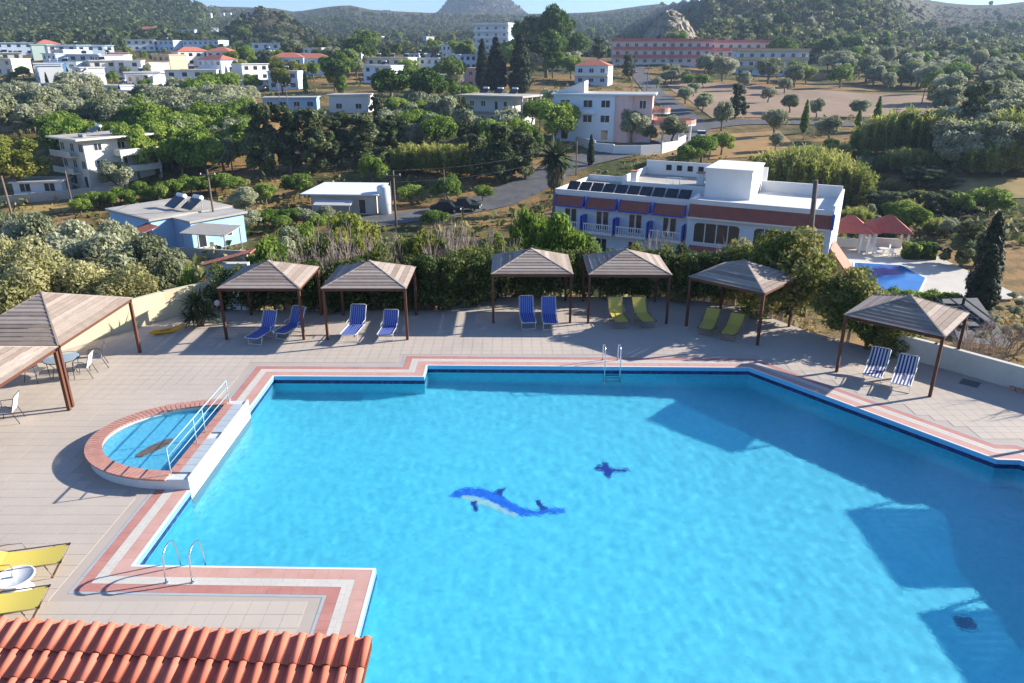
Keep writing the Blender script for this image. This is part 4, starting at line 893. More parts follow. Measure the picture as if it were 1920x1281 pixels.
# ---- unfinished two-storey concrete house
p = PT(925, 238); t = thing('house', 'two storey grey concrete house with flat overhanging roof and outside stair', 'house', p, R(-28)); FOOT.append((p.x, p.y+4, 10))
mb = MB(); mb.bb(-8, 6, 0, 8, -1.5, 2.9); mb.build('wall', M('render_lightgrey', (.56, .55, .53), .85, (.48, .47, .45), .4), t); mb = MB(); mb.bb(-8.2, 6.4, -.6, 8.2, 2.9, 3.15); mb.build('floor_slab', CONC, t)
mb = MB(); mb.bb(-7, 4.5, .3, 7.6, 3.15, 6.1); mb.build('wall', bpy.data.materials['render_lightgrey'], t); mb = MB(); mb.bb(-9, 7.6, -1.0, 8.6, 6.1, 6.45); s_ = mb.build('roof_slab', CONC, t); mb = MB(); mb.bb(-8.8, 7.4, -.8, 8.4, 6.45, 6.47); mb.build('roof_surface', CONCL, s_)
for x, y in ((-8.6, -.6), (7.2, -.6), (7.2, 4), (7.2, 8.2)): mb = MB(); mb.bb(x-.15, x+.15, y-.15, y+.15, 3.0, 6.1); mb.build('pillar', CONC, t)
for x in (-5.4, -2.6): win(t, x, 4.1, 1.2, 1.2, .3, panes=2)
for x in (.6, 2.8): win(t, x, 3.4, .9, 1.9, .3)
for x in (-6, -3, 0, 3): win(t, x, .7, 1.4, 1.5, 0, panes=2)
mb = MB()
for k in range(10): mb.bb(6.2, 7.6, -3.4+k*.3, -3.1+k*.3, -.6+k*.36-.3, -.6+k*.36)
mb.build('outside_stair', CONC, t)
for k in range(3): heater(t, -5+k*3.6, 5.2, 6.47)
# ---- large white and pink house with rounded balconies
p = PT(1128, 266); t = thing('house', 'large three storey white and pink house with rounded terrace balconies', 'house', p, R(-12)); t.scale = (1.08, 1, .88); FOOT += [(p.x, p.y+4, 10), (p.x+8, p.y+6, 7)]
mb = MB(); mb.bb(-8.5, 2.0, 0, 9, -1.5, 9.4); mb.build('wall', BLUEW, t); mb = MB(); mb.bb(2.0, 8.2, .7, 9, -1.5, 9.39); mb.build('wall', M('house_palepink', (.66, .47, .45), .8, (.60, .43, .41), .4), t); mb = MB(); mb.lathe([(2.0, -1.5), (2.0, 9.38)], 16, (3.4, 1.6, 0)); mb.build('round_stair', bpy.data.materials['house_palepink'], t)
mb = MB(); mb.bb(-8.9, 8.8, -.5, 9.4, 9.4, 9.65); s_ = mb.build('roof_slab', BLUEW, t); mb = MB(); mb.bb(-8.7, 8.6, -.3, 9.2, 9.65, 9.67); mb.build('roof_surface', CONCL, s_)
mb = MB(); mb.hexa([(-8.6, 2, 9.65), (-3.5, 2, 9.65), (-3.5, 8, 9.65), (-8.6, 8, 9.65)], [(-8.6, 2.1, 9.75), (-3.5, 2.1, 12.0), (-3.5, 7.9, 12.0), (-8.6, 7.9, 9.75)]); mb.build('sloping_roof_room', WHITE, t)
for f in (1, 2):
    for x in (-6.5, -2.6, .4): win(t, x, f*3+.9, 1.6, 1.5, 0, panes=2)
    win(t, 6.6, f*3+.7, 1.2, 1.7, .7, panes=2)
for x in (-6.5, .4): win(t, x, .4, 1.3, 2.0, 0)
mb = MB(); mb.bb(-3.8, -1.2, -1.2, -.03, 5.7, 5.85); b = mb.build('balcony', BLUEW, t); mb = MB(); mb.bb(-3.8, -1.2, -1.2, -1.08, 5.85, 6.7); mb.build('balcony_wall', BLUEW, b)
for z, rr, cx, cy in ((5.9, 2.2, 9.0, 4.2), (3.6, 4.2, 11.5, 4.8)):
    mb = MB(); mb.lathe([(rr, z-.3), (rr, z)], 20, (cx, cy, 0)); b = mb.build('round_balcony', WHITE, t)
    mb = MB(); mb.lathe([(rr, z), (rr, z+.85), (rr-.12, z+.85), (rr-.12, z+.02)], 20, (cx, cy, 0)); mb.build('balcony_wall', M('terracotta_wall', (.52, .27, .21), .8) if z > 5 else bpy.data.materials['terracotta_wall'], b)
for a in (-150, -110, -70, -30): mb = MB(); mb.tube([(11.5+3.8*math.cos(R(a)), 4.8+3.8*math.sin(R(a)), -1.5), (11.5+3.8*math.cos(R(a)), 4.8+3.8*math.sin(R(a)), 3.3)], .18, 8); mb.build('pillar', WHITE, t)
wl = thing('garden_wall', 'curved bright white garden wall along the road below the pink house', 'wall')
cv = [PT(*q) for q in ((1080, 270), (1115, 284), (1150, 290), (1200, 291), (1240, 288), (1270, 279), (1284, 268))]
for q0, q1 in zip(cv, cv[1:]):
    c = (q0+q1)/2; mb = MB(); mb.box((c.x, c.y, c.z+.4), ((q1-q0).length+.15, .25, 2.4), math.atan2(q1.y-q0.y, q1.x-q0.x)); mb.build('wall_panel', WHITE, wl)
# ---- other mid-distance houses
house('white two storey villa with terracotta hip roof above the pink house', 1108, 160, 11, 8, 2, BLUEW, R(-18), 'hip', 3, True, name='villa', cat='villa', balcony=WHITE)
house('flat white annex left of the hip roofed villa', 1050, 132, 9, 7, 1, WHITE, R(-10), 'flat', 3, True, name='annex')
house('small pink house with flat roof beside tall cypresses', 895, 166, 9, 8, 2, PINKW, R(-20), 'flat', 2, True, heaters=1)
house('white villa with long glazed balcony and rooftop water heaters above the umbrella pines', 728, 140, 17, 9, 2, CREAMW, R(-14), 'flat', 5, True, name='villa', cat='villa', balcony=CREAMW, heaters=3)
for k, (x, y) in enumerate(((540, 140), (588, 141))): house('pale blue terrace house with low red hip roof among trees', x, y, 12.5, 8, 2, BLUEW, R(2), 'hip', 3, True, group='red roofed terrace houses', heaters=0)
house('long low white farm building with blue doors behind the dark conifers', 545, 208, 13, 5, 1, SKYB, R(6), 'flat', 4, True, name='farm_building', cat='building')
house('low white store building at the end of the dirt track', 655, 212, 9.5, 6, 1, WHITE, R(-4), 'flat', 2, True, name='store_building', cat='building', fh=4)
house('low shed with sloping orange red roof among olive trees', 230, 236, 11, 6, 1, GREYW, R(8), 'hip', 2, True, name='shed', cat='shed', fh=3)
house('long lilac grey building with a row of rooftop solar heaters', 252, 204, 12, 14, 1, M('lilac_render', (.45, .43, .50), .85, (.40, .39, .46), .4), R(-32), 'flat', 2, True, name='long_building', cat='building', fh=4, heaters=3)
house('white tower block of five storeys rising behind dark trees', 922, 108, 19, 10, 5, BLUEW, R(-26), 'flat', 4, True, name='apartment_block', cat='building', balcony=WHITE, trim=WHITE)
# ---- long hotel with rose balconies on the right and the tan block
for k, (x, y, w) in enumerate(((1200, 122, 22), (1275, 122, 24), (1375, 123, 30))):
    house(('rose and white hotel wing by the uphill road', 'middle rose and white hotel wing', 'longest rose and white hotel wing under the wooded slope')[k], x, y, w, 10, 3, M('house_rosewhite', (.72, .60, .57), .8) if k == 0 else bpy.data.materials['house_rosewhite'], R(-3), 'flat', int(w/3.4), True, name='hotel_wing', cat='hotel', balcony=ROSE, trim=ROSE, roofmat=ROSE, group='rose hotel wings')
house('tan balconied hotel block at the foot of the wooded slope', 1444, 143, 27, 10, 3, BLUEW, R(-4), 'flat', 7, True, name='hotel_block', cat='hotel', balcony=TANW, trim=TANW)
# ---- distant village on the left
VIL = [(15, 128, 16, 3, CREAMW, 'flat', 'cream three storey house'), (30, 104, 22, 3, BLUEW, 'flat', 'pale green apartment house'), (62, 110, 18, 3, M('house_mint', (.55, .68, .58), .8), 'flat', 'mint green apartment house'), (22, 178, 14, 1, GREYR, 'flat', 'dark roofed workshop'), (62, 178, 20, 1, GREYR, 'flat', 'long dark roofed workshop'), (28, 195, 14, 1, M('lilac_store', (.30, .30, .5), .8), 'flat', 'violet painted store'), (52, 194, 10, 1, WHITE, 'flat', 'white garage'),
       (70, 152, 13, 3, BLUEW, 'flat', 'grey blue house'), (84, 152, 8, 3, SKYB, 'flat', 'narrow sky blue house'), (120, 150, 14, 3, BLUEW, 'flat', 'pale blue house with terrace'), (137, 176, 13, 2, WHITE, 'flat', 'white house with round arches'), (112, 122, 12, 2, WHITE, 'flat', 'white house with water tank'), (130, 112, 20, 2, WHITE, 'flat', 'wide white house'), (97, 108, 13, 2, PINKW, 'hip', 'pink house with tiled roof'),
       (147, 112, 30, 2, BLUEW, 'flat', 'long white apartment row with dark windows'), (183, 112, 20, 2, BLUEW, 'flat', 'shorter white apartment row with dark windows'), (160, 132, 14, 2, WHITE, 'flat', 'bright white cubic house'), (185, 134, 16, 2, WHITE, 'flat', 'white house with upper terrace'), (208, 134, 14, 2, WHITE, 'flat', 'white house with corner tower'), (200, 146, 12, 2, CREAMW, 'flat', 'cream house with flat terrace'), (244, 146, 12, 3, WHITE, 'flat', 'tall white end house'), (228, 128, 10, 2, PINKW, 'flat', 'faded pink house'),
       (262, 132, 22, 1, CREAMW, 'flat', 'long low cream building'), (305, 132, 14, 2, M('house_apricot', (.62, .44, .28), .8), 'flat', 'apricot house'), (270, 152, 16, 1, BLUEW, 'flat', 'low bluish house with dark veranda'), (362, 166, 22, 2, WHITE, 'flat', 'large blank white building'), (395, 142, 20, 2, BLUEW, 'hip', 'white house with long orange roof'), (368, 124, 18, 2, WHITE, 'hip', 'white villa with orange hip roof'), (412, 124, 14, 2, WHITE, 'hip', 'smaller white villa with orange hip roof'), (350, 146, 16, 1, CREAMW, 'flat', 'low cream hall'),
       (265, 96, 20, 2, WHITE, 'flat', 'white arcade building'), (304, 97, 24, 2, BLUEW, 'flat', 'blue white hotel block'), (378, 97, 34, 2, BLUEW, 'flat', 'wide blue white hotel block'), (322, 74, 40, 2, BLUEW, 'flat', 'long pale hotel on the slope'), (278, 73, 20, 2, CREAMW, 'hip', 'cream hotel with orange roof on the slope'), (400, 64, 16, 2, BLUEW, 'flat', 'white villa high on the slope'), (450, 170, 16, 1, WHITE, 'flat', 'long white boundary building'), (528, 102, 6, 2, BLUEW, 'flat', 'narrow white house among trees'), (700, 74, 22, 1, CREAMW, 'flat', 'long cream hall in front of the hills'), (795, 83, 10, 2, CREAMW, 'flat', 'cream house half hidden by pines'), (870, 150, 7, 1, WHITE, 'flat', 'small white lean-to house'), (10, 142, 12, 2, CREAMW, 'flat', 'cream house with pointed gable'), (745, 76, 8, 1, WHITE, 'flat', 'little white cottage')]
for x, y, w, fl, mt, rf, lb in VIL:
    w *= .72; fl = min(fl, 2)
    house(lb+' in the distant village', x, y, w, 8, fl, mt, R(rnd.uniform(-58, 48)), rf, max(2, int(w/3.2)), False, name='village_house', fh=2.8, group='houses of the distant village', heaters=(1 if rnd.random() < .4 and rf == 'flat' else 0), sidew=False, sink=3)
for k in range(36):
    x, y = (rnd.uniform(0, 470), rnd.uniform(110, 190)) if k < 15 else (rnd.uniform(430, 880), rnd.uniform(92, 172)); p = PT(x, y)
    if all((p.x-f[0])**2+(p.y+3-f[1])**2 > (f[2]+2.5)**2 for f in FOOT): house('small plain whitewashed house packed into the distant village' if k < 15 else 'small pale house standing among trees beside the village', x, y, rnd.uniform(8, 13), 7, rnd.choice((1, 2)), rnd.choice((WHITE, WHITE, CREAMW, BLUEW)), R(rnd.uniform(-58, 48)), 'flat', 3, False, name='village_house', fh=2.8, group='plain houses of the distant village', heaters=rnd.choice((0, 1)), sidew=False, sink=3)
# tiny houses high on the slopes
for k, (x, y) in enumerate(((385, 30), (412, 28), (425, 27), (478, 27), (215, 78), (725, 15), (1210, 14))): house('tiny pale house high on the distant slope', x, y+2, 13, 8, 1, CREAMW, R(10), 'flat', 3, False, name='hillside_house', group='tiny houses on the far slopes', sidew=False, sink=6, fh=4)
# ---------------------------------------------------------------- poles and wires
PWOOD = M('pole_wood', (.13, .09, .065), .9, (.18, .13, .10), 4.0)
def pole(px, y, top, label, arm=True, lean=0.0, r_=.13):
    a = PY(px, top, y); z0 = T(a.x, y); t = thing('utility_pole', label, 'pole', (a.x, y, z0), 0); h = a.z-z0
    mb = MB(); mb.tube([(-lean*h, 0, -.5), (0, 0, h)], [r_*1.15, r_*.75], 8); mb.build('shaft', PWOOD, t, True)
    if arm:
        mb = MB(); mb.bb(-.9, .9, -.06, .06, h-.7, h-.56); c = mb.build('crossarm', PWOOD, t)
        for x in (-.8, 0, .8): mb = MB(); mb.lathe([(.04, h-.56), (.06, h-.48), (.03, h-.38)], 6, (x, 0, 0)); mb.build('insulator', WPL, c)
    return Vector((a.x, y, a.z))
pa = pole(1530, 47, 338, 'thick leaning wooden pole in front of the blue and white hotel', False, -.05, .2)
pb = pole(737, 92, 320, 'wooden utility pole beside the roadside shed', True)
pc = pole(832, 104, 318, 'thin wooden utility pole behind the parked pickup', False, 0, .09)
pd = pole(388, 84, 318, 'short utility pole on the blue house', True)
pe = pole(2, 70, 330, 'tall wooden pole at the edge of the olive grove', False, -.03)
pf = pole(122, 100, 320, 'pale concrete lamp pole by the three storey house', False, 0, .1)
pg = pole(428, 118, 262, 'dark utility pole among the gardens', False, .0, .11)
ph = pole(1082, 118, 265, 'wooden pole where the road bends above the palm', False, 0, .1)
pi_ = pole(1216, 150, 122, 'lamp pole on the roadside by the field', True, 0, .1); pj = pole(1187, 175, 130, 'second lamp pole further up the road', True, 0, .1)
pk = pole(1735, 200, 165, 'leaning pole standing in the ploughed field', False, .06, .14); pm = pole(1683, 175, 200, 'short pole at the edge of the ploughed field', True, 0, .1)
pn = pole(520, 190, 150, 'thin pole by the dirt track', False, 0, .1); po = pole(535, 180, 155, 'thin pole beside the farm building', True, 0, .1); pq = pole(862, 150, 132, 'lamp pole by the small pink house', True, 0, .08); pr = pole(1013, 150, 165, 'lamp pole above the grey concrete house', False, 0, .08)
def wire(a, b, label, sag=1.0):
    mb = MB(); mb.tube([a.lerp(b, k/14)-Vector((0, 0, sag*4*(k/14)*(1-k/14))) for k in range(15)], .022, 4); tag(mb.build('overhead_wire', BLK), label, 'wire', 'overhead wires')
wire(pb, ph, 'upper black overhead wire from the shed pole to the road bend'); wire(pb-Vector((0, 0, 1.4)), ph-Vector((0, 0, 1.6)), 'lower black overhead wire from the shed pole to the road bend'); wire(pd, pg, 'black overhead wire over the citrus gardens'); wire(pb, pd, 'black overhead wire from the shed pole to the blue house')
# ---------------------------------------------------------------- vehicles
TYRE = M('tyre', (.02, .02, .02), .85)
def car(label, px, py, rz, paint, kind='car', L=4.3, W=1.75, Hh=1.45, group=None):
    p = PT(px, py); t = thing('pickup_truck' if kind == 'pickup' else 'parked_car', label, 'pickup' if kind == 'pickup' else 'car', (p.x, p.y, p.z+.12), rz, group)
    hw = W/2
    prof = [(-L/2, .35), (-L/2+.05, .75), (-L*.30, .86), (-L*.14, Hh), (L*.22, Hh), (L*.36, .92), (L/2-.04, .85), (L/2, .4)] if kind == 'car' else [(-L/2, .40), (-L/2+.05, .85), (-L*.24, .95), (-L*.12, Hh), (L*.12, Hh), (L*.16, .95), (L/2, .95), (L/2, .42)]
    def ext(pf, w): n = len(pf); mb = MB(); mb.add([(x, -w, z) for x, z in pf]+[(x, w, z) for x, z in pf], [tuple(range(n)), tuple(range(2*n-1, n-1, -1))]+[(i, n+i, n+(i+1) % n, (i+1) % n) for i in range(n)]); return mb
    body = [q for q in prof if q[1] < 1.0]
    ext(body, hw).build('body', paint, t)
    cab = [(x, z if z > 1 else z-.02) for x, z in prof[2:6]]; ext(cab, hw-.10).build('window_band', PANE, t)
    mb = MB(); xs = [x for x, z in prof if z > 1.0]; mb.bb(min(xs)-.02, max(xs)+.02, -hw+.12, hw-.12, Hh-.03, Hh+.03); mb.build('roof', paint, t)
    for x in (-L*.31, L*.30):
        for s in (-1, 1):
            mb = MB(); mb.tube([(x, s*(hw-.2), .31), (x, s*(hw+.01), .31)], .31, 12); w = mb.build('wheel', TYRE, t); mb = MB(); mb.tube([(x, s*(hw+.005), .31), (x, s*(hw+.02), .31)], .17, 8); mb.build('rim', STEEL, w)
    for s in (-1, 1): mb = MB(); mb.bb(-L/2-.02, -L/2+.06, s*hw*.7-.18, s*hw*.7+.18, .55, .7); mb.build('headlight', WPL, t)
    if kind == 'pickup': mb = MB(); mb.bb(L*.18, L/2-.1, -hw+.12, hw-.12, .96, .965); mb.build('load_bed', BLK, t)
    return t
car('dark green pickup parked on the road by the clipped bush', 868, 396, R(172), M('paint_green', (.012, .03, .028), .3, spec=.6), 'pickup', 5.0, 1.8, 1.7)
car('black car parked behind the dark green pickup', 838, 399, R(168), M('paint_black', (.012, .012, .016), .3, spec=.6))
car('white car on the road bend by the curved white wall', 1314, 261, R(80), M('paint_white', (.7, .7, .7), .3, spec=.6))
car('small silver car parked by the white store building', 700, 196, R(20), M('paint_silver', (.45, .46, .48), .3, spec=.6))
# ---------------------------------------------------------------- foliage
def leaf_mesh(name, n, clumps, size, mat, aspect=1.5, seed=1, spread=.7, shell=.45, vert=0.0, droop=0.0):
    g = np.random.default_rng(seed); C = np.array([c[:3] for c in clumps]); Rr = np.array([c[3] for c in clumps]); tn = g.uniform(.2, .8, len(clumps))
    w = Rr**2; k = g.choice(len(clumps), n, p=w/w.sum())
    d = g.normal(size=(n, 3)); d /= np.linalg.norm(d, axis=1)[:, None]
    rr = (shell+(1-shell)*g.random(n)**.6)*Rr[k]
    pos = C[k]+d*rr[:, None]*np.array([1, 1, .9])
    nr = d+g.normal(size=(n, 3))*spread+np.array([0, 0, .25]); nr /= np.linalg.norm(nr, axis=1)[:, None]
    ref = g.normal(size=(n, 3)); ref[:, 2] += vert*4
    u = ref-nr*np.sum(ref*nr, 1)[:, None]; u /= np.linalg.norm(u, axis=1)[:, None]+1e-9
    v = np.cross(nr, u); sz = size*g.uniform(.6, 1.3, n)[:, None]
    a = u*sz*aspect*.5; b = v*sz*.5
    V = np.stack([pos-a, pos-b*.9+a*.1, pos+a, pos+b*.9+a*.1], 1).reshape(-1, 3)
    tone = np.repeat(np.clip(tn[k]+g.normal(0, .18, n), 0, 1), 4)
    return quad_mesh(name, V, tone, mat)
def quad_mesh(name, V, tone, mat):
    n = len(V)//4; me = bpy.data.meshes.new(name); me.vertices.add(n*4); me.loops.add(n*4); me.polygons.add(n)
    me.vertices.foreach_set('co', V.astype(np.float32).ravel()); me.loops.foreach_set('vertex_index', np.arange(n*4, dtype=np.int32))
    me.polygons.foreach_set('loop_start', np.arange(0, n*4, 4, dtype=np.int32))
    me.update(calc_edges=True); at = me.attributes.new('tone', 'FLOAT', 'POINT'); at.data.foreach_set('value', tone.astype(np.float32)); me.materials.append(mat); return me
def round_clumps(nc, rx, rz, cz, cr, seed, flat_=0.0):
    g = random.Random(seed); out = []
    for i in range(nc):
        a = g.uniform(0, 6.283); e = math.asin(g.uniform(-.75 if flat_ == 0 else -.15, 1)); q = g.uniform(.45, .95)
        k = g.uniform(.75, 1.22); out.append((rx*q*k*math.cos(e)*math.cos(a), rx*q*k*math.cos(e)*math.sin(a), cz+rz*q*math.sin(e), cr*g.uniform(.45, 1.3)))
    return out
BARK = M('bark', (.13, .10, .075), .95, (.19, .155, .12), 5.0, .4, 12)
def trunk_mesh(h, r_, cr, seed, limbs=4):
    g = random.Random(seed); mb = MB(); top = Vector((g.uniform(-.2, .2), g.uniform(-.2, .2), h))
    mb.tube([(0, 0, -.6), (g.uniform(-.1, .1), g.uniform(-.1, .1), h*.5), tuple(top)], [r_*1.3, r_, r_*.75], 7)
    for k in range(limbs):
        a = k*6.283/limbs+g.uniform(-.5, .5); q = cr*g.uniform(.5, .75)
        mb.tube([tuple(top*.9), tuple(top+Vector((math.cos(a)*q*.5, math.sin(a)*q*.5, q*.4))), tuple(top+Vector((math.cos(a)*q, math.sin(a)*q, q*.8)))], [r_*.6, r_*.4, r_*.15], 5)
    return mb.mesh('trunk', BARK, True)
OLV = leafmat('leaf_olive', (.15, .17, .085), (.35, .37, .225), (.52, .52, .35), .45); BRT = leafmat('leaf_bright', (.075, .135, .02), (.20, .30, .045), (.38, .44, .10), .45); DRK = leafmat('leaf_dark', (.035, .055, .022), (.11, .14, .055), (.29, .31, .15), .4)
REE = leafmat('leaf_reed', (.15, .20, .04), (.38, .42, .10), (.60, .54, .18), .45); TAN_ = leafmat('leaf_tan', (.20, .20, .075), (.43, .41, .18), (.60, .55, .31), .45); PIN = leafmat('leaf_pine', (.04, .08, .017), (.12, .20, .04), (.26, .32, .08), .4)
YEL = leafmat('leaf_yellowing', (.09, .12, .02), (.24, .27, .05), (.40, .36, .09), .45); HED = leafmat('leaf_hedge', (.03, .05, .014), (.09, .13, .03), (.25, .25, .09), .35); CYP = leafmat('leaf_cypress', (.014, .022, .010), (.033, .048, .02), (.075, .09, .04), .15)
PROTO = {}
def proto(kind, crowns, trunk, h, w): PROTO[kind] = dict(crowns=crowns, trunk=trunk, h=h, w=w)
def rc(mat, n, size, nc=26, rx=2.0, rz=1.6, cz=3.1, cr=.85, asp=1.6, seeds=(1, 2, 3), flat_=0.0, **k): return [leaf_mesh('crown', n, round_clumps(nc, rx, rz, cz, cr, s, flat_), size, mat, asp, s, **k) for s in seeds]
proto('olive', rc(OLV, 6500, .23, nc=34), trunk_mesh(1.7, .2, 2, 1), 5.2, 5.2)
proto('bright', rc(BRT, 6000, .24, nc=34, seeds=(4, 5, 6)), trunk_mesh(1.7, .16, 2, 2), 5.2, 5.2)
proto('yellowing', rc(YEL, 10000, .17, nc=44, cr=.7, seeds=(7, 8)), trunk_mesh(1.7, .16, 2, 3), 5.2, 5.2)
proto('tan', rc(TAN_, 13000, .14, nc=50, seeds=(9, 10)), trunk_mesh(1.5, .16, 2, 4), 5.2, 5.2)
proto('brightclose', rc(BRT, 10000, .17, nc=46, seeds=(19, 20), cr=.7), trunk_mesh(1.5, .14, 2, 9), 5.2, 5.2)
proto('oliveclose', rc(OLV, 12000, .16, nc=46, seeds=(11, 12), cr=.7), trunk_mesh(1.5, .16, 2, 5), 5.2, 5.2)
proto('pine', rc(PIN, 8000, .34, nc=64, rx=3.5, rz=2.5, cz=5.0, cr=1.0, seeds=(13, 14), flat_=1), trunk_mesh(4.2, .3, 3.2, 6, 6), 8.3, 8.4)
proto('darktree', [leaf_mesh('crown', 8500, [(g0.gauss(0, 1)*1.55*(1-.6*q), g0.gauss(0, 1)*1.55*(1-.6*q), 1.4+q*7.8, g0.uniform(.6, 1.15)*(1-.45*q)) for q in [g0.random()**.8 for _ in range(70)]], .30, DRK, 1.9, s) for s, g0 in ((15, random.Random(15)), (16, random.Random(16)))], trunk_mesh(3, .28, 2, 7), 10.2, 6.6)
proto('cypress', [leaf_mesh('crown', 9000, [(.5*rq*math.cos(a), .5*rq*math.sin(a), .35+q*7.6, .18+.42*rq) for q, a, rq in [(u, g0.uniform(0, 6.283), .95*min(1, .35+u*4)*(1-u**2.2)) for u in [g0.random() for _ in range(170)]]], .17, CYP, 2.4, s, vert=1, spread=.4, shell=.6) for s, g0 in ((17, random.Random(17)), (18, random.Random(18)))], trunk_mesh(1.0, .14, .4, 8, 2), 8.3, 1.9)
PROTO['poplar'] = dict(PROTO['cypress'], crowns=[c.copy() for c in PROTO['cypress']['crowns']])
for c in PROTO['poplar']['crowns']: c.materials[0] = BRT
def blades(name, n, rx, h, mat, seed, wd=.06, ln=1.5):
    g = np.random.default_rng(seed); a = g.uniform(0, 6.283, n); r_ = rx*np.sqrt(g.random(n)); hh = h*(1-.35*(r_/rx)**2)*g.uniform(.55, 1.08, n)
    base = np.stack([r_*np.cos(a), r_*np.sin(a), hh-ln*g.uniform(.5, 1, n)], 1); base[:, 2] = np.where(g.random(n) < .25, base[:, 2]*g.random(n), base[:, 2])
    lean = g.normal(size=(n, 3))*np.array([.42, .42, .05])+np.array([0, 0, 1]); lean /= np.linalg.norm(lean, axis=1)[:, None]
    sd = g.normal(size=(n, 3)); sd[:, 2] = 0; sd /= np.linalg.norm(sd, axis=1)[:, None]; w = wd*g.uniform(.7, 1.5, n)[:, None]
    top = base+lean*ln; mid = base+lean*ln*.55
    dro = g.normal(size=(n, 3))*.25; dro[:, 2] = -abs(dro[:, 2]); V = np.stack([base, mid-sd*w, top+dro, mid+sd*w], 1).reshape(-1, 3)
    return quad_mesh(name, V, np.repeat(np.clip(g.normal(.5, .22, n), 0, 1), 4), mat)
def cane(name, stems, per, rx, h, mat, seed):
    g = np.random.default_rng(seed); a = g.uniform(0, 6.283, stems); r_ = rx*np.sqrt(g.random(stems)); sh = h*g.uniform(.55, 1.0, stems)*(1-.3*(r_/rx)**2); n = stems*per
    k = np.repeat(np.arange(stems), per); f = g.uniform(.25, 1.0, n); ln_ = g.normal(0, .10, (stems, 2))[k]; hh = sh[k]*f
    base = np.stack([r_[k]*np.cos(a[k])+ln_[:, 0]*hh, r_[k]*np.sin(a[k])+ln_[:, 1]*hh, hh], 1); an = g.uniform(0, 6.283, n); e = g.uniform(.2, 1.2, n)
    d = np.stack([np.cos(an)*np.cos(e), np.sin(an)*np.cos(e), np.sin(e)], 1); sd = np.stack([-np.sin(an), np.cos(an), an*0], 1)*.045*g.uniform(.7, 1.5, n)[:, None]; l = g.uniform(.35, .75, n)[:, None]
    V = np.stack([base, base+d*l*.5-sd, base+d*l-np.array([0, 0, .18])*l, base+d*l*.5+sd], 1).reshape(-1, 3); tone = np.clip(g.uniform(.15, .75, stems)[k]+.25*(f-.6)+g.normal(0, .1, n), 0, 1)
    return quad_mesh(name, V, np.repeat(tone, 4), mat)
proto('reed', [cane('crown', 150, 75, 2.1, 4.3, REE, s) for s in (21, 22)], None, 4.2, 4.6)
def twigs(name, seed, n, spread, h, mat):
    g = random.Random(seed); mb = MB()
    def grow(p, d, ln, r_, lv):
        q = p+d*ln; s = Vector((g.gauss(0, 1), g.gauss(0, 1), g.gauss(0, 1))).cross(d).normalized(); s2 = d.cross(s)
        mb.add([p+s*r_, p-s*r_*.5+s2*r_*.87, p-s*r_*.5-s2*r_*.87, q+s*r_*.5, q-s*r_*.25+s2*r_*.43, q-s*r_*.25-s2*r_*.43], [(0, 1, 4, 3), (1, 2, 5, 4), (2, 0, 3, 5)])
        if lv > 0:
            for _ in range(g.choice((2, 3, 3, 4))):
                e = (d+Vector((g.gauss(0, .5), g.gauss(0, .5), g.gauss(.12, .35)))).normalized(); grow(p+d*ln*g.uniform(.45, 1), e, ln*g.uniform(.5, .8), r_*.66, lv-1)
    for k in range(n):
        a = g.uniform(0, 6.283); b = spread*math.sqrt(g.random()); grow(Vector((b*math.cos(a), b*math.sin(a), -.1)), Vector((math.cos(a)*.35, math.sin(a)*.35, 1)).normalized(), h*.36, .04, 4)
    return mb.mesh(name, mat)
TWG = M('twig_greybrown', (.26, .205, .165), .95, (.36, .295, .245), 2.0)
proto('bare', [twigs('branches', s, 16, .9, 2.6, TWG) for s in (31, 32, 33)], None, 2.15, 3.4)
NT = [0]
def plant(kind, p, h, w, label, group=None, name=None, cat=None, rz=None, leafy=None):
    pr = PROTO[kind]; NT[0] += 1
    nm = name or {'olive': 'olive_tree', 'oliveclose': 'olive_tree', 'bright': 'leafy_tree', 'brightclose': 'leafy_tree', 'yellowing': 'leafy_tree', 'tan': 'flowering_shrub', 'pine': 'umbrella_pine', 'darktree': 'conifer_tree', 'cypress': 'cypress_tree', 'poplar': 'slender_tree', 'reed': 'reed_thicket', 'bare': 'bare_shrub', 'sparse': 'bare_tree'}[kind]
    t = thing(nm, label, cat or {'flowering_shrub': 'shrub', 'bare_shrub': 'shrub', 'reed_thicket': 'reeds', 'bush': 'bush', 'hedge_bush': 'bush'}.get(nm, 'tree'), p, rnd.uniform(0, 6.28) if rz is None else rz, group)
    t.scale = (w/pr['w'], w/pr['w'], h/pr['h'])
    cr = link('foliage' if nm in ('bush', 'hedge_bush', 'flowering_shrub', 'reed_thicket', 'bare_shrub') else 'crown', pr['crowns'][NT[0] % len(pr['crowns'])], t)
    if kind in ('bare', 'sparse'): cr.name = 'branches'
    if pr['trunk']: link('trunk', pr['trunk'], t)
    return t
def tree(kind, px, py, hp, wp, label, group=None, **k):
    p = PT(px, py); s = scale_at(p); return plant(kind, p, hp*s*1.03, wp*s, label, group, **k)
def treeY(kind, px, y, top, wp, label, group=None, z0=None, **k):
    a = PY(px, top, y); z = T(a.x, y) if z0 is None else z0; p = Vector((a.x, y, z)); return plant(kind, p, a.z-z, wp*scale_at(a), label, group, **k)
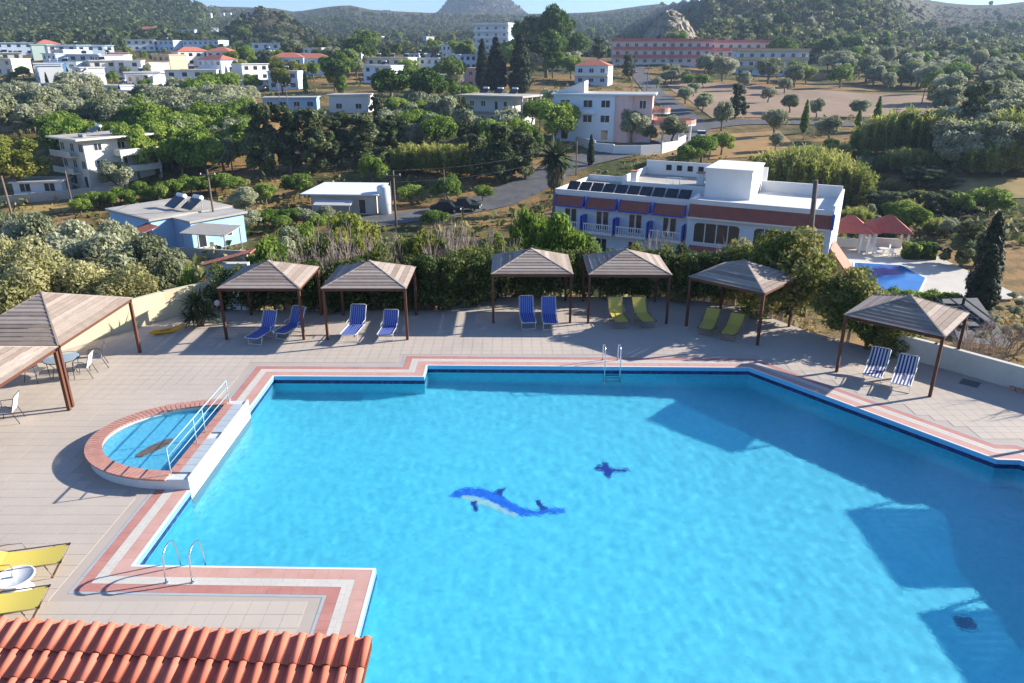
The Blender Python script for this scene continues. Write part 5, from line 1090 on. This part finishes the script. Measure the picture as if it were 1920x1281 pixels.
# ---- hedge and shrubs right behind the gazebos
def hedge_clumps(seed, w, d, h, nc): g = random.Random(seed); return [(g.uniform(-w/2, w/2), g.uniform(-d/2, d/2), h*g.uniform(.12, .9), g.uniform(.28, .5)) for _ in range(nc)]
HEDGE = [leaf_mesh('foliage', 8500, hedge_clumps(s, 2.9, 1.3, 2.3, 60), .105, HED, 1.5, s, shell=.55) for s in (41, 42, 43)]
HG = 'hedge bushes behind the gazebos'
def hedge(x, y, h, w, label, rz=0.0, mesh=None):
    t = thing('hedge_bush', label, 'bush', (x, y, -.05), rz, HG); t.scale = (w/3.2, 1, h/2.3); link('foliage', mesh or HEDGE[NT[0] % 3], t); NT[0] += 1
    mb = MB()
    for k in range(5): mb.tube([(-1.0+k*.5, 0, -1), (-1.05+k*.52, .05, 1.2)], [.05, .025], 5)
    mb.build('stem', BARK, t, True)
spots = [(-12.6, 32.6, 2.0, 2.6), (-10.6, 32.6, 2.2, 3.0), (-8.2, 32.5, 2.3, 3.0), (-6.0, 32.6, 2.2, 3.0), (-3.8, 32.5, 2.5, 2.8), (-2.0, 33.4, 2.5, 2.6), (0, 34.5, 2.4, 3.0), (2.4, 34.5, 2.3, 3.0), (4.8, 34.6, 2.3, 3.0), (7.2, 34.4, 2.5, 3.0), (9.2, 33.6, 2.4, 2.8)]
for k, (x, y, h, w) in enumerate(spots): hedge(x, y, h, w, ('dark hedge bush beside the globe garden lamp', 'dark hedge bush behind the yucca-side gazebo', 'dark hedge bush between the yucca-side gazebo and its neighbour', 'dark hedge bush behind the second gazebo', 'dark hedge bush at the outer post of the second gazebo', 'dark hedge bush in the wide gap between gazebos', 'dark hedge bush behind the deep blue sunbeds', 'dark hedge bush between the deep blue and the upright lime sunbeds', 'dark hedge bush behind the upright lime sunbeds', 'dark hedge bush between the straight and the angled lime gazebos', 'dark hedge bush behind the reclined lime sunbeds')[k], rnd.uniform(-.12, .12))
BIGB = leaf_mesh('foliage', 16000, round_clumps(80, 1.75, 1.9, 1.9, .55, 51), .12, leafmat('leaf_bigbush', (.06, .085, .02), (.17, .20, .045), (.40, .34, .13), .45), 1.5, 51, shell=.6)
def bigbush(x, y, h, w, label):
    t = thing('bush', label, 'bush', (x, y, -.3), rnd.uniform(0, 6), 'big bushes beside the angled gazebos'); t.scale = (w/4.3, w/4.3, h/4.2); link('foliage', BIGB, t); mb = MB(); mb.tube([(0, 0, -1), (.1, 0, 1.6)], [.12, .06], 6); mb.build('stem', BARK, t, True)
bigbush(12.1, 31.2, 4.6, 4.8, 'large round green bush between the two angled gazebos'); bigbush(14.0, 28.8, 3.4, 3.6, 'rounded green bush behind the navy sunbeds gazebo'); bigbush(15.0, 27.3, 1.9, 2.6, 'low glossy bush under the navy sunbeds gazebo roof'); bigbush(10.6, 33.4, 3.4, 3.6, 'large bush behind the angled lime sunbeds gazebo')
BS = 'bare twiggy shrubs above the hedge'
for k, (x, y, top, w) in enumerate(((600, 36, 420, 150), (650, 37, 408, 160), (700, 36, 425, 150), (760, 37, 420, 160), (815, 37.5, 412, 170), (870, 38, 398, 170), (915, 37, 412, 150), (560, 36, 452, 130), (620, 38.5, 408, 150), (730, 39, 408, 160), (845, 39.5, 402, 160), (790, 39, 412, 150), (680, 39, 415, 150), (1250, 37.5, 425, 140), (1310, 38, 432, 140), (1400, 38, 440, 140), (1470, 37.5, 440, 140), (840, 36, 460, 120), (730, 35.5, 465, 110), (660, 35.5, 465, 110))):
    treeY('bare', x, y, top, w, 'leafless grey brown shrub rising above the hedge', BS)
for k, (x, y, top, w) in enumerate(((640, 38.2, 428, 120), (710, 36.3, 450, 120), (800, 38.6, 432, 130), (880, 36.4, 448, 110), (585, 37.6, 445, 110), (760, 38.4, 432, 110), (930, 37.8, 436, 100), (960, 39, 465, 90), (1250, 40, 468, 100), (1380, 40, 470, 110), (1450, 39, 478, 90))):
    treeY('yellowing', x, y, top, w, 'thin olive green shrub among the bare twigs', 'green shrubs above the hedge', name='bush', cat='bush')
treeY('yellowing', 640, 48, 385, 150, 'feathery yellow green tree between the shed and the hedge', name='leafy_tree')
treeY('brightclose', 1065, 40, 388, 150, 'bright green young tree in front of the blue and white hotel'); treeY('brightclose', 1012, 42, 400, 80, 'slim green tree beside the bright young tree'); treeY('brightclose', 985, 46, 385, 90, 'dark green tree left of the bright young tree')
treeY('brightclose', 500, 40, 440, 120, 'green shrub between the carport and the gazebos', name='bush', cat='bush'); treeY('oliveclose', 545, 44, 425, 120, 'grey green shrub beyond the yucca-side gazebo', name='bush', cat='bush'); treeY('brightclose', 575, 46, 415, 90, 'pale green shrub near the white roofed shed', name='bush', cat='bush'); treeY('brightclose', 345, 36, 495, 60, 'small bright green bush behind the cream wall', name='bush', cat='bush')
# ---- close grove left of the deck
for k, (x, y, top, w, kd, lb) in enumerate(((35, 37, 452, 190, 'tan', 'pale yellow flowering shrub behind the large shelter'), (130, 38, 480, 170, 'tan', 'pale yellow flowering shrub over the cream wall'), (230, 37.5, 498, 150, 'tan', 'low pale shrub over the cream wall'), (-40, 40, 440, 170, 'tan', 'pale yellow shrub at the edge of the grove'), (180, 44, 425, 190, 'oliveclose', 'broad grey olive tree behind the pale flowering shrubs'), (270, 42, 440, 180, 'oliveclose', 'silvery olive tree next to the blue house wall'), (120, 48, 405, 170, 'oliveclose', 'dense olive tree in the close grove'), (60, 50, 400, 150, 'oliveclose', 'dense olive tree at the grove edge'), (215, 54, 402, 140, 'oliveclose', 'olive tree in front of the blue house'), (310, 40, 478, 90, 'oliveclose', 'small olive shrub at the end of the cream wall'), (20, 58, 385, 100, 'olive', 'slim olive tree by the wooden pole'))):
    treeY(kd, x, y, top, w, lb)
# ---- yucca
YUC = leafmat('leaf_yucca', (.03, .05, .012), (.07, .11, .03), (.14, .17, .05), .2)
def spiky(n, ln, w, seed, z0, up):
    g = np.random.default_rng(seed); a = g.uniform(0, 6.283, n); e = np.arcsin(g.uniform(up, .98, n)); d = np.stack([np.cos(e)*np.cos(a), np.cos(e)*np.sin(a), np.sin(e)], 1); s = np.stack([-np.sin(a), np.cos(a), a*0], 1); l = ln*g.uniform(.7, 1.1, n)[:, None]; b = np.array([0, 0, z0])+g.normal(0, .05, (n, 3)); dr = np.stack([a*0, a*0, -.28*l[:, 0]*np.cos(e)**2], 1)
    return np.stack([b, b+d*l*.45-s*w, b+d*l+dr, b+d*l*.45+s*w], 1).reshape(-1, 3), np.repeat(g.uniform(.1, .9, n), 4)
t = thing('yucca_plant', 'spiky green yucca beside the cream wall and first gazebo', 'plant', (-13.55, 30.1, -.01))
for z0, n, ln, sd, dx in ((1.0, 130, .95, 1, 0), (.55, 120, .85, 2, .35), (.35, 90, .7, 3, -.3)):
    V, tn = spiky(n, ln, .035, sd, z0, -.25); V[:, 0] += dx; link('leaf_rosette', quad_mesh('leaf_rosette', V, tn, YUC), t)
mb = MB(); mb.tube([(0, 0, -.02), (0, 0, 1.0)], [.12, .08], 8); mb.tube([(.1, 0, -.02), (.35, 0, .55)], [.08, .06], 6); mb.build('trunk', BARK, t, True)
# ---- date palm
pz = T(6.0, 100); a = PY(1042, 300, 100); t = thing('palm_tree', 'tall fan palm with shaggy dead skirt beside the hotel', 'palm', (a.x, 100, pz)); ph_ = a.z-pz
mb = MB(); mb.tube([(0, 0, -.5), (.1, 0, ph_*.5), (0, 0, ph_)], [.38, .3, .28], 9); mb.build('trunk', BARK, t, True)
V, tn = spiky(150, 3.2, .30, 5, ph_+.2, -.35); link('frond_crown', quad_mesh('frond_crown', V, tn, leafmat('leaf_palm', (.03, .05, .015), (.09, .12, .05), (.20, .22, .11), .2)), t)
g = np.random.default_rng(9); n = 420; an = g.uniform(0, 6.283, n); zz = ph_-g.uniform(.1, 3.2, n); rr_ = g.uniform(.5, 1.5, n)*np.clip(1.25-(ph_-zz)/4.5, .3, 1)
b = np.stack([rr_*np.cos(an), rr_*np.sin(an), zz], 1); s = np.stack([-np.sin(an), np.cos(an), an*0], 1)*.13; dn = np.stack([.12*np.cos(an), .12*np.sin(an), -1.1+an*0], 1)
V = np.stack([b, b+dn*.5-s, b+dn, b+dn*.5+s], 1).reshape(-1, 3); link('dead_skirt', quad_mesh('dead_skirt', V, np.repeat(g.random(n), 4), leafmat('leaf_palm_dead', (.06, .06, .03), (.13, .12, .06), (.22, .18, .10), .15)), t)
# ---- listed mid-ground trees: kind, px, base row, height, width, label
LIST = [('yellowing', 40, 372, 112, 130, 'big yellowing tree left of the three storey white house'), ('bright', 262, 335, 100, 80, 'fresh green tree behind the three storey white house'), ('bright', 300, 322, 75, 60, 'green tree between the three storey house and the gardens'), ('bright', 345, 338, 82, 84, 'round bright green tree in the gardens'), ('bright', 388, 334, 78, 84, 'round bright green tree in the gardens'), ('olive', 222, 362, 60, 66, 'small olive in front of the three storey white house'),
        ('darktree', 495, 332, 138, 84, 'tall dark conifer at the edge of the conifer group'), ('darktree', 545, 326, 130, 90, 'dark conifer in the middle of the conifer group'), ('darktree', 595, 322, 118, 90, 'dark conifer in the middle of the conifer group'), ('darktree', 640, 312, 104, 84, 'dark conifer in the middle of the conifer group'), ('darktree', 690, 308, 96, 84, 'dark conifer in the middle of the conifer group'), ('darktree', 735, 300, 84, 76, 'shorter dark conifer near the umbrella pines'),
        ('pine', 735, 214, 84, 92, 'umbrella pine with dense round crown below the glazed villa'), ('pine', 808, 217, 84, 96, 'umbrella pine with dense round crown next to its twin'), ('darktree', 935, 345, 112, 90, 'dark broad conifer above the road'), ('darktree', 985, 338, 92, 70, 'dark conifer left of the palm'), ('darktree', 890, 336, 84, 70, 'dark conifer behind the reed hedge'),
        ('cypress', 905, 172, 92, 26, 'dark cypress beside the small pink house'), ('cypress', 930, 178, 100, 42, 'broad dark cypress beside the small pink house'), ('cypress', 975, 180, 108, 44, 'tall dark cypress behind the grey concrete house'), ('darktree', 1000, 130, 95, 60, 'tall dark tree before the white tower block'), ('pine', 1040, 128, 108, 86, 'massive tall tree right of the white tower block'), ('pine', 985, 118, 80, 60, 'tall pine beside the white tower block'), ('cypress', 905, 98, 46, 14, 'slim cypress against the white tower block'), ('cypress', 945, 108, 50, 18, 'slim cypress at the corner of the white tower block'),
        ('olive', 1068, 258, 58, 46, 'dark olive at the corner of the pink house'), ('olive', 1183, 268, 60, 54, 'olive tree in front of the pink house terrace'), ('olive', 1260, 270, 52, 58, 'olive tree inside the curved white wall'), ('olive', 1215, 268, 34, 40, 'low olive inside the curved white wall'), ('cypress', 1107, 312, 58, 14, 'young cypress beside the road bend'), ('bright', 1315, 305, 52, 70, 'bushy tree by the white car'), ('bright', 1352, 292, 42, 50, 'yellow green bush in the dry field'), ('bright', 1290, 312, 40, 60, 'dark green shrub behind the hotel roof'),
        ('olive', 462, 400, 48, 64, 'silvery round olive by the blue house roof'), ('olive', 460, 438, 48, 74, 'silvery round olive in front of the blue house corner'), ('bright', 500, 385, 42, 50, 'leafy bush beside the silvery olive'), ('bright', 815, 428, 34, 54, 'round clipped green bush at the roadside'), ('bright', 840, 382, 52, 60, 'dark fruit tree behind the parked pickup'), ('bright', 905, 378, 32, 40, 'bright low tree at the roadside wall'), ('bright', 770, 385, 40, 60, 'fruit tree beside the roadside shed'), ('bright', 700, 352, 60, 60, 'green tree behind the white roofed shed'), ('bright', 560, 370, 46, 60, 'green tree left of the white roofed shed'),
        ('darktree', 1815, 280, 122, 80, 'large dark conifer in the gully on the right'), ('bright', 1700, 436, 52, 76, 'light green tree on the slope above the hotel pool'), ('bright', 1850, 408, 58, 80, 'green tree at the edge of the pale field'), ('bright', 1800, 408, 48, 60, 'green tree in the dark hedge row'), ('darktree', 1800, 502, 92, 76, 'bushy dark tree at the end of the hotel terrace'), ('darktree', 1835, 498, 70, 46, 'lower dark bush at the end of the hotel terrace'), ('olive', 1780, 450, 40, 50, 'olive shrub on the slope above the hotel pool'), ('darktree', 1735, 352, 42, 116, 'dark rounded mound of shrubs by the pale field'),
        ('darktree', 1378, 222, 64, 40, 'dark conifer in the ploughed field'), ('olive', 1480, 212, 34, 42, 'single olive in the ploughed field'), ('olive', 1440, 193, 30, 36, 'small olive in the ploughed field'), ('olive', 1530, 222, 36, 34, 'small olive at the field edge'), ('olive', 1610, 220, 32, 42, 'olive at the far end of the ploughed field'), ('olive', 1470, 176, 30, 34, 'olive at the top of the ploughed field'), ('olive', 1286, 186, 24, 24, 'tiny olive near the uphill road'), ('olive', 1395, 170, 34, 34, 'olive at the top edge of the field'), ('olive', 1450, 256, 52, 54, 'grey olive on the road bank'), ('olive', 1553, 266, 48, 54, 'grey olive on the road bank'), ('olive', 1352, 246, 54, 44, 'grey olive on the road bank'), ('olive', 1453, 284, 36, 30, 'little olive standing in the dry field'),
        ('poplar', 1506, 250, 60, 16, 'slender bright green tree on the road bank'), ('poplar', 1606, 250, 44, 14, 'slender bright green tree on the road bank'), ('poplar', 1640, 246, 62, 18, 'slender bright green tree on the road bank'), ('poplar', 1888, 215, 46, 14, 'slender bright green tree right of the dark conifer'), ('poplar', 640, 175, 58, 22, 'slender yellow green tree near the red roofed houses')]
for kd, x, y, h, w, lb in LIST: tree(kd, x, y, h, w, lb, 'listed trees with look-alikes' if LIST and sum(q[5] == lb for q in LIST) > 1 else None)
# cypress pair by the lower terrace
for x, y, top, w, lb in ((1878, 60, 390, 58, 'taller dark cypress by the hotel terrace'), (1866, 51, 455, 56, 'lower dark cypress in front of its taller neighbour')): treeY('cypress', x, y, top, w, lb)
# clipped hedge blocks
for x, lb in ((1705, 'clipped green hedge block next to the pavilion'), (1738, 'clipped green hedge block away from the pavilion')):
    p = P(x, 484, TZ); t = thing('hedge_block', lb, 'hedge', p, R(-16)); gg = random.Random(x); link('foliage', leaf_mesh('foliage', 2600, [(gg.uniform(-.7, .7), gg.uniform(-.7, .7), gg.uniform(.3, 1.5), .35) for _ in range(40)], .2, BRT, 1.4, x), t); mb = MB(); mb.bb(-.7, .7, -.7, .7, 0, 1.5); mb.build('core', HED, t)
for k in range(6): p = P(1655+k*26, 568+k*1.5, TZ); plant('bright', Vector((p.x, p.y, TZ-1)), 2.4, 2.6, 'low green hedge bush along the near side of the hotel pool', 'hedge bushes along the hotel pool', name='bush')
# reeds
RD = 'reed thickets'
for lb, rows in (('tall green reed thicket right behind the hotel', [(1420, 372, 66, 70), (1455, 374, 84, 74), (1490, 376, 100, 80), (1525, 378, 100, 80), (1560, 380, 92, 80), (1595, 384, 78, 70), (1440, 345, 62, 70), (1480, 345, 66, 74), (1540, 350, 66, 80)]), ('yellow green reed thicket in the gully', [(1625, 292, 60, 70), (1660, 296, 84, 74), (1700, 296, 90, 76), (1740, 292, 84, 76), (1775, 286, 64, 60), (1690, 322, 44, 70), (1725, 322, 40, 60)]), ('pale reed thicket beside the big dark conifer', [(1860, 322, 66, 76), (1900, 318, 70, 80), (1930, 315, 72, 80)]), ('dense reed hedge above the road', [(765, 322, 52, 66), (805, 326, 56, 66), (845, 330, 58, 66), (875, 334, 62, 60)]), ('green reeds on the slope by the pavilions', [(1640, 440, 26, 60), (1600, 420, 30, 60), (1760, 440, 30, 60)])):
    for x, y, h, w in rows: tree('reed', x, y, h, w, lb, RD)
for k, x in enumerate((1640, 1672, 1704, 1740, 1776, 1812)): tree('darktree', x, 398+(k % 2)*4, 42, 66, 'low dark bush in the long hedge row above the hotel', 'long dark hedge row', name='bush')
for k in range(20):                    # garden rows of citrus
    x = 150+k*15+rnd.uniform(-4, 4); tree('bright', x, 398-k*1.9+rnd.uniform(-5, 5), rnd.uniform(28, 40), rnd.uniform(36, 52), 'small citrus tree in the garden rows by the blue house', 'citrus trees in the gardens', name='citrus_tree')
for k in range(9): tree(rnd.choice(('bright', 'olive')), 500+k*14, 440-rnd.uniform(0, 20), 34, 46, 'garden shrub between the blue house and the shed', 'garden shrubs', name='bush')
tree('bare', 1880, 655, 70, 120, 'bare tangled shrub behind the boundary wall'); treeY('bare', 1850, 30, 610, 120, 'straggly twiggy shrub leaning over the boundary wall')
for k in range(16):
    x, y = rnd.uniform(1840, 1925), rnd.uniform(560, 650); tree(rnd.choice(('olive', 'tan')), x, y, rnd.uniform(12, 24), rnd.uniform(20, 36), 'low dry weed on the bank below the boundary wall', 'weeds on the bank', name='bush')
# ---- scattered trees
_fx = np.array([f[0] for f in FOOT]); _fy = np.array([f[1] for f in FOOT]); _fr = np.array([f[2] for f in FOOT]); RP = np.array([(p.x, p.y) for a, b in zip(ROAD1, ROAD1[1:]) for p in (a, a.lerp(b, .33), a.lerp(b, .66))])
def clear(p, pad=0.0, front=True):
    if np.any((_fx-p.x)**2+(_fy-p.y)**2 < (_fr+pad)**2): return False
    # keep sight lines to houses open: nothing big just in front of a facade
    if front and np.any((abs(_fx-p.x) < _fr*.8) & (_fy-p.y > 0) & (_fy-p.y < _fr+12)): return rnd.random() < .12
    return np.min((RP[:, 0]-p.x)**2+(RP[:, 1]-p.y)**2) > 30
def scatter(n, x0, x1, y0, y1, kinds, hr, label, group, ok=None, wr=(.85, 1.25), front=True):
    c = 0; tries = 0
    while c < n and tries < n*12:
        tries += 1; px, py = rnd.uniform(x0, x1), rnd.uniform(y0, y1)
        if ok and not ok(px, py): continue
        p = PT(px, py)
        if not clear(p, -2.0 if not front else 0, front): continue
        kd = rnd.choice(kinds); h = rnd.uniform(*hr)*(1.5 if kd == 'pine' else 1); r_ = PROTO[kd]['w']/PROTO[kd]['h']
        plant(kd, p, h, h*r_*rnd.uniform(*wr), label.format(kd={'olive': 'grey green olive tree', 'bright': 'fresh green broadleaf tree', 'pine': 'dark pine', 'darktree': 'dark conifer', 'cypress': 'dark cypress', 'yellowing': 'yellowish green tree', 'poplar': 'slender green tree', 'reed': 'clump of reeds'}[kd]), group); c += 1
scatter(85, -20, 480, 196, 262, ('olive', 'olive', 'olive', 'olive', 'bright'), (6.0, 9.0), '{kd} in the olive grove below the village', 'grove below the village')
scatter(45, 120, 480, 262, 330, ('olive', 'bright', 'bright'), (5, 8), '{kd} in the gardens near the three storey house', 'trees in the gardens')
scatter(110, -20, 480, 88, 196, ('olive', 'bright', 'bright', 'cypress', 'bright', 'darktree'), (3, 5.5), '{kd} among the village houses', 'trees in the village', front=False)
scatter(85, 430, 880, 78, 178, ('bright', 'olive', 'pine', 'darktree', 'yellowing', 'poplar'), (5, 9), '{kd} on the wooded flats left of the tower block', 'trees on the wooded flats')
scatter(35, 690, 1040, 215, 300, ('olive', 'olive', 'bright', 'darktree'), (5, 8), '{kd} below the grey concrete house', 'trees below the concrete house')
scatter(40, 940, 1180, 70, 150, ('pine', 'darktree', 'bright', 'olive'), (6, 11), '{kd} on the rise behind the villa', 'trees behind the villa')
scatter(70, 1230, 1940, 128, 178, ('olive', 'olive', 'olive', 'bright'), (6, 9), '{kd} in the grove above the ploughed field', 'grove above the ploughed field', ok=lambda x, y: y < 150+(x-1240)*.06 if x < 1760 else True)
scatter(45, 1760, 1940, 175, 330, ('olive', 'olive', 'darktree', 'reed'), (5.5, 9), '{kd} in the scrub right of the gully', 'scrub right of the gully')
scatter(18, 1230, 1330, 118, 230, ('olive', 'bright'), (3.5, 5), '{kd} beside the uphill road', 'trees beside the uphill road')
scatter(10, 1500, 1640, 272, 330, ('olive', 'reed', 'bright'), (2, 3.5), '{kd} on the dry bank behind the hotel', 'plants on the dry bank')
scatter(95, 1240, 1940, 8, 128, ('pine', 'darktree', 'bright', 'olive', 'darktree'), (5, 9), '{kd} on the scrubby hillside above the rose hotel', 'trees on the right hillside')
scatter(25, 1560, 1760, 300, 440, ('reed', 'olive', 'bright'), (1.6, 3), '{kd} on the rough slope above the pavilions', 'plants on the rough slope')
# ---- far woods as one mass
def far_woods(name, n, seed, mat, xr, yr, hr, dens, leaves=28, ls=.17):
    g = np.random.default_rng(seed); px = g.uniform(*xr, n*3); y = yr[0]*(yr[1]/yr[0])**g.random(n*3); x = (px-960)/1486*y
    ds = np.interp(px, _DX, _DS); keep = (g.random(n*3) < dens(px, y, ds)) & ((y < ds*.94) | (yr[0] > 1800)); px, x, y = px[keep][:n], x[keep][:n], y[keep][:n]; n = len(x)
    z = terrain(x, y); h = g.uniform(*hr, n); tn = g.random(n); k = leaves; d = g.normal(size=(n, k, 3)); d /= np.linalg.norm(d, axis=2)[..., None]; d[..., 2] = abs(d[..., 2])*.9-.15
    q = g.uniform(.7, 1.0, (n, k, 1)); pos = np.stack([x, y, z], 1)[:, None, :]+d*q*np.stack([h*.55, h*.55, h*.95], 1)[:, None, :]
    nr = d+g.normal(size=d.shape)*.45; nr /= np.linalg.norm(nr, axis=2)[..., None]; u = np.cross(nr, g.normal(size=d.shape)); u /= np.linalg.norm(u, axis=2)[..., None]; v = np.cross(nr, u); s = (h*ls)[:, None, None]*g.uniform(.7, 1.3, (n, k, 1))
    V = np.stack([pos-u*s, pos-v*s, pos+u*s, pos+v*s], 2).reshape(-1, 3); t_ = np.repeat(np.clip(tn[:, None]*.8+g.normal(0, .12, (n, k)), 0, 1).ravel(), 4)
    tag(link(name, quad_mesh(name, V, t_, mat)), kind='stuff')
WOOD = leafmat('leaf_far_wood', (.045, .065, .025), (.115, .14, .05), (.24, .235, .09), .35); SCRB = leafmat('leaf_far_scrub', (.055, .052, .03), (.14, .105, .065), (.26, .17, .12), .2)
far_woods('far_pine_wood', 7500, 61, WOOD, (-300, 470), (440, 1010), (6, 10), lambda p, y, d: np.where((p < 400), 1.0, .4)*np.clip((y-430)/120, .15, 1))
far_woods('far_wood', 4200, 62, WOOD, (400, 1260), (400, 1500), (4, 8), lambda p, y, d: np.clip(.75-.5*np.exp(-((p-505)/80)**2-((y-600)/110)**2), 0, 1))
far_woods('hillside_wood', 3400, 63, WOOD, (1220, 2300), (330, 700), (3.5, 8), lambda p, y, d: .35+.45*(np.sin(p*.021+y*.03)*np.sin(y*.02-p*.008) > -.1))
far_woods('hillside_scrub', 9000, 64, SCRB, (1180, 2300), (330, 1100), (1.2, 3.0), lambda p, y, d: .9+0*p, 14, .26)
far_woods('hillock_scrub', 4500, 65, SCRB, (380, 1250), (420, 1400), (1.5, 3.5), lambda p, y, d: .9+0*p, 14, .26)
# ---- low scrub covering the valley floor
far_woods('cone_scrub', 3000, 66, SCRB, (800, 1000), (1850, 2400), (5, 13), lambda p, y, d: .9+0*p, 14, .26)
def ground_cover(name, n, seed, mat, yr, hr, k=10):
    g = np.random.default_rng(seed); y = yr[0]*(yr[1]/yr[0])**g.random(n); px = g.uniform(-150, 2070, n); x = (px-960)/1430*y
    row = np.array([row_of(a, b) for a, b in zip(y, terrain(x, y))])
    bad = ((px > 1230) & (px < 1780) & (row > 150) & (row < 224)) | ((px > 1320) & (px < 1500) & (row > 245) & (row < 302)) | ((x > 26) & (x < 62) & (y > 48) & (y < 82)) | ((px > 1270) & (px < 1960) & (abs(row-236) < 9)) | ((px > 1755) & (row > 328) & (row < 388))
    for fx, fy, fr in FOOT: bad |= (x-fx)**2+(y-fy)**2 < (fr*.95)**2
    for rx_, ry_ in RP: bad |= (x-rx_)**2+(y-ry_)**2 < 30
    den = np.sin(x*.05+1)*np.sin(y*.06)+.5*np.sin(x*.17-y*.11); bad |= g.random(n) > np.clip(.62+.4*den, .1, 1)
    x, y = x[~bad], y[~bad]; n = len(x); z = terrain(x, y); h = g.uniform(*hr, n)*g.uniform(.5, 1, n); d = g.normal(size=(n, k, 3)); d /= np.linalg.norm(d, axis=2)[..., None]; d[..., 2] = abs(d[..., 2])
    pos = np.stack([x, y, z], 1)[:, None, :]+d*np.stack([h*.9, h*.9, h], 1)[:, None, :]*g.uniform(.5, 1, (n, k, 1)); nr = d+g.normal(size=d.shape)*.5; u = np.cross(nr, g.normal(size=d.shape)); u /= np.linalg.norm(u, axis=2)[..., None]; v = np.cross(nr, u); v /= np.linalg.norm(v, axis=2)[..., None]; s = (h*.30)[:, None, None]*g.uniform(.6, 1.3, (n, k, 1))
    V = np.stack([pos-u*s, pos-v*s*.6, pos+u*s, pos+v*s*.6], 2).reshape(-1, 3); tn = np.repeat(np.clip(g.random(n)[:, None]+g.normal(0, .12, (n, k)), 0, 1).ravel(), 4)
    tag(link(name, quad_mesh(name, V, tn, mat)), kind='stuff')
COV = leafmat('leaf_cover', (.07, .10, .025), (.17, .19, .06), (.38, .30, .13), .3)
ground_cover('low_scrub', 6500, 71, COV, (58, 330), (.8, 2.2)); ground_cover('dry_grass_tufts', 9000, 72, leafmat('leaf_dry', (.16, .13, .05), (.34, .25, .10), (.46, .34, .16), .3), (40, 300), (.4, 1.0), 8)
# ---------------------------------------------------------------- further gazebos and trees on the right side of the pool
gazebo('wooden gazebo on the right side of the pool, past the brick kerb', (18.35, 18.2), 0, 3.3, 3.2)
gazebo('wooden gazebo on the right side of the pool, furthest from the brick kerb', (18.35, 14.2), 0, 3.3, 3.2)
proto('sparse', [twigs('branches', s, 3, .3, 3.4, TWG) for s in (35, 36)], None, 4.0, 4.0)
for x, y, h, w, lb in ((24.0, 24.6, 9.5, 8.0, 'sparse leafless tree beyond the boundary wall'),):
    plant('sparse', Vector((x, y, -2.8)), h, w, lb, name='bare_tree', cat='tree')
# pale rock face on the knoll
mb = MB(); vs = []; g_ = random.Random(5); n = 26
for j in range(n+1):
    for i in range(n+1):
        px = 1196+i/n*115; f = j/n; y = 372+f*22+g_.uniform(-1.2, 1.2); x = (px-960)/1486*y; e_ = abs(math.sin(math.pi*i/n))**.5
        vs.append((x+g_.uniform(-.5, .5), y, T(x, 372)-3+f*(3+15*e_)+g_.uniform(-.7, .7)*(1 if 0 < j < n else .2)))
mb.add(vs, [(j*(n+1)+i, j*(n+1)+i+1, (j+1)*(n+1)+i+1, (j+1)*(n+1)+i) for j in range(n) for i in range(n)]); tag(mb.build('cliff', M('cliff_stone', (.36, .30, .22), .95, (.22, .19, .13), .12, .5, 1.0)), kind='structure')
# ---------------------------------------------------------------- haze
hz = MB(); hz.bb(-1900, 1900, -450, 3650, -16, 330)
hm = bpy.data.materials.new('haze_air'); hm.use_nodes = True; _t = hm.node_tree; _t.nodes.remove(_t.nodes['Principled BSDF'])
_v = _t.nodes.new('ShaderNodeVolumePrincipled'); _v.inputs['Color'].default_value = (.55, .74, 1.0, 1); _v.inputs['Density'].default_value = .00017; _v.inputs['Anisotropy'].default_value = .2
_t.links.new(_v.outputs[0], _t.nodes['Material Output'].inputs['Volume'])
USE_HAZE = True
if USE_HAZE: tag(hz.build('haze', hm), kind='stuff')
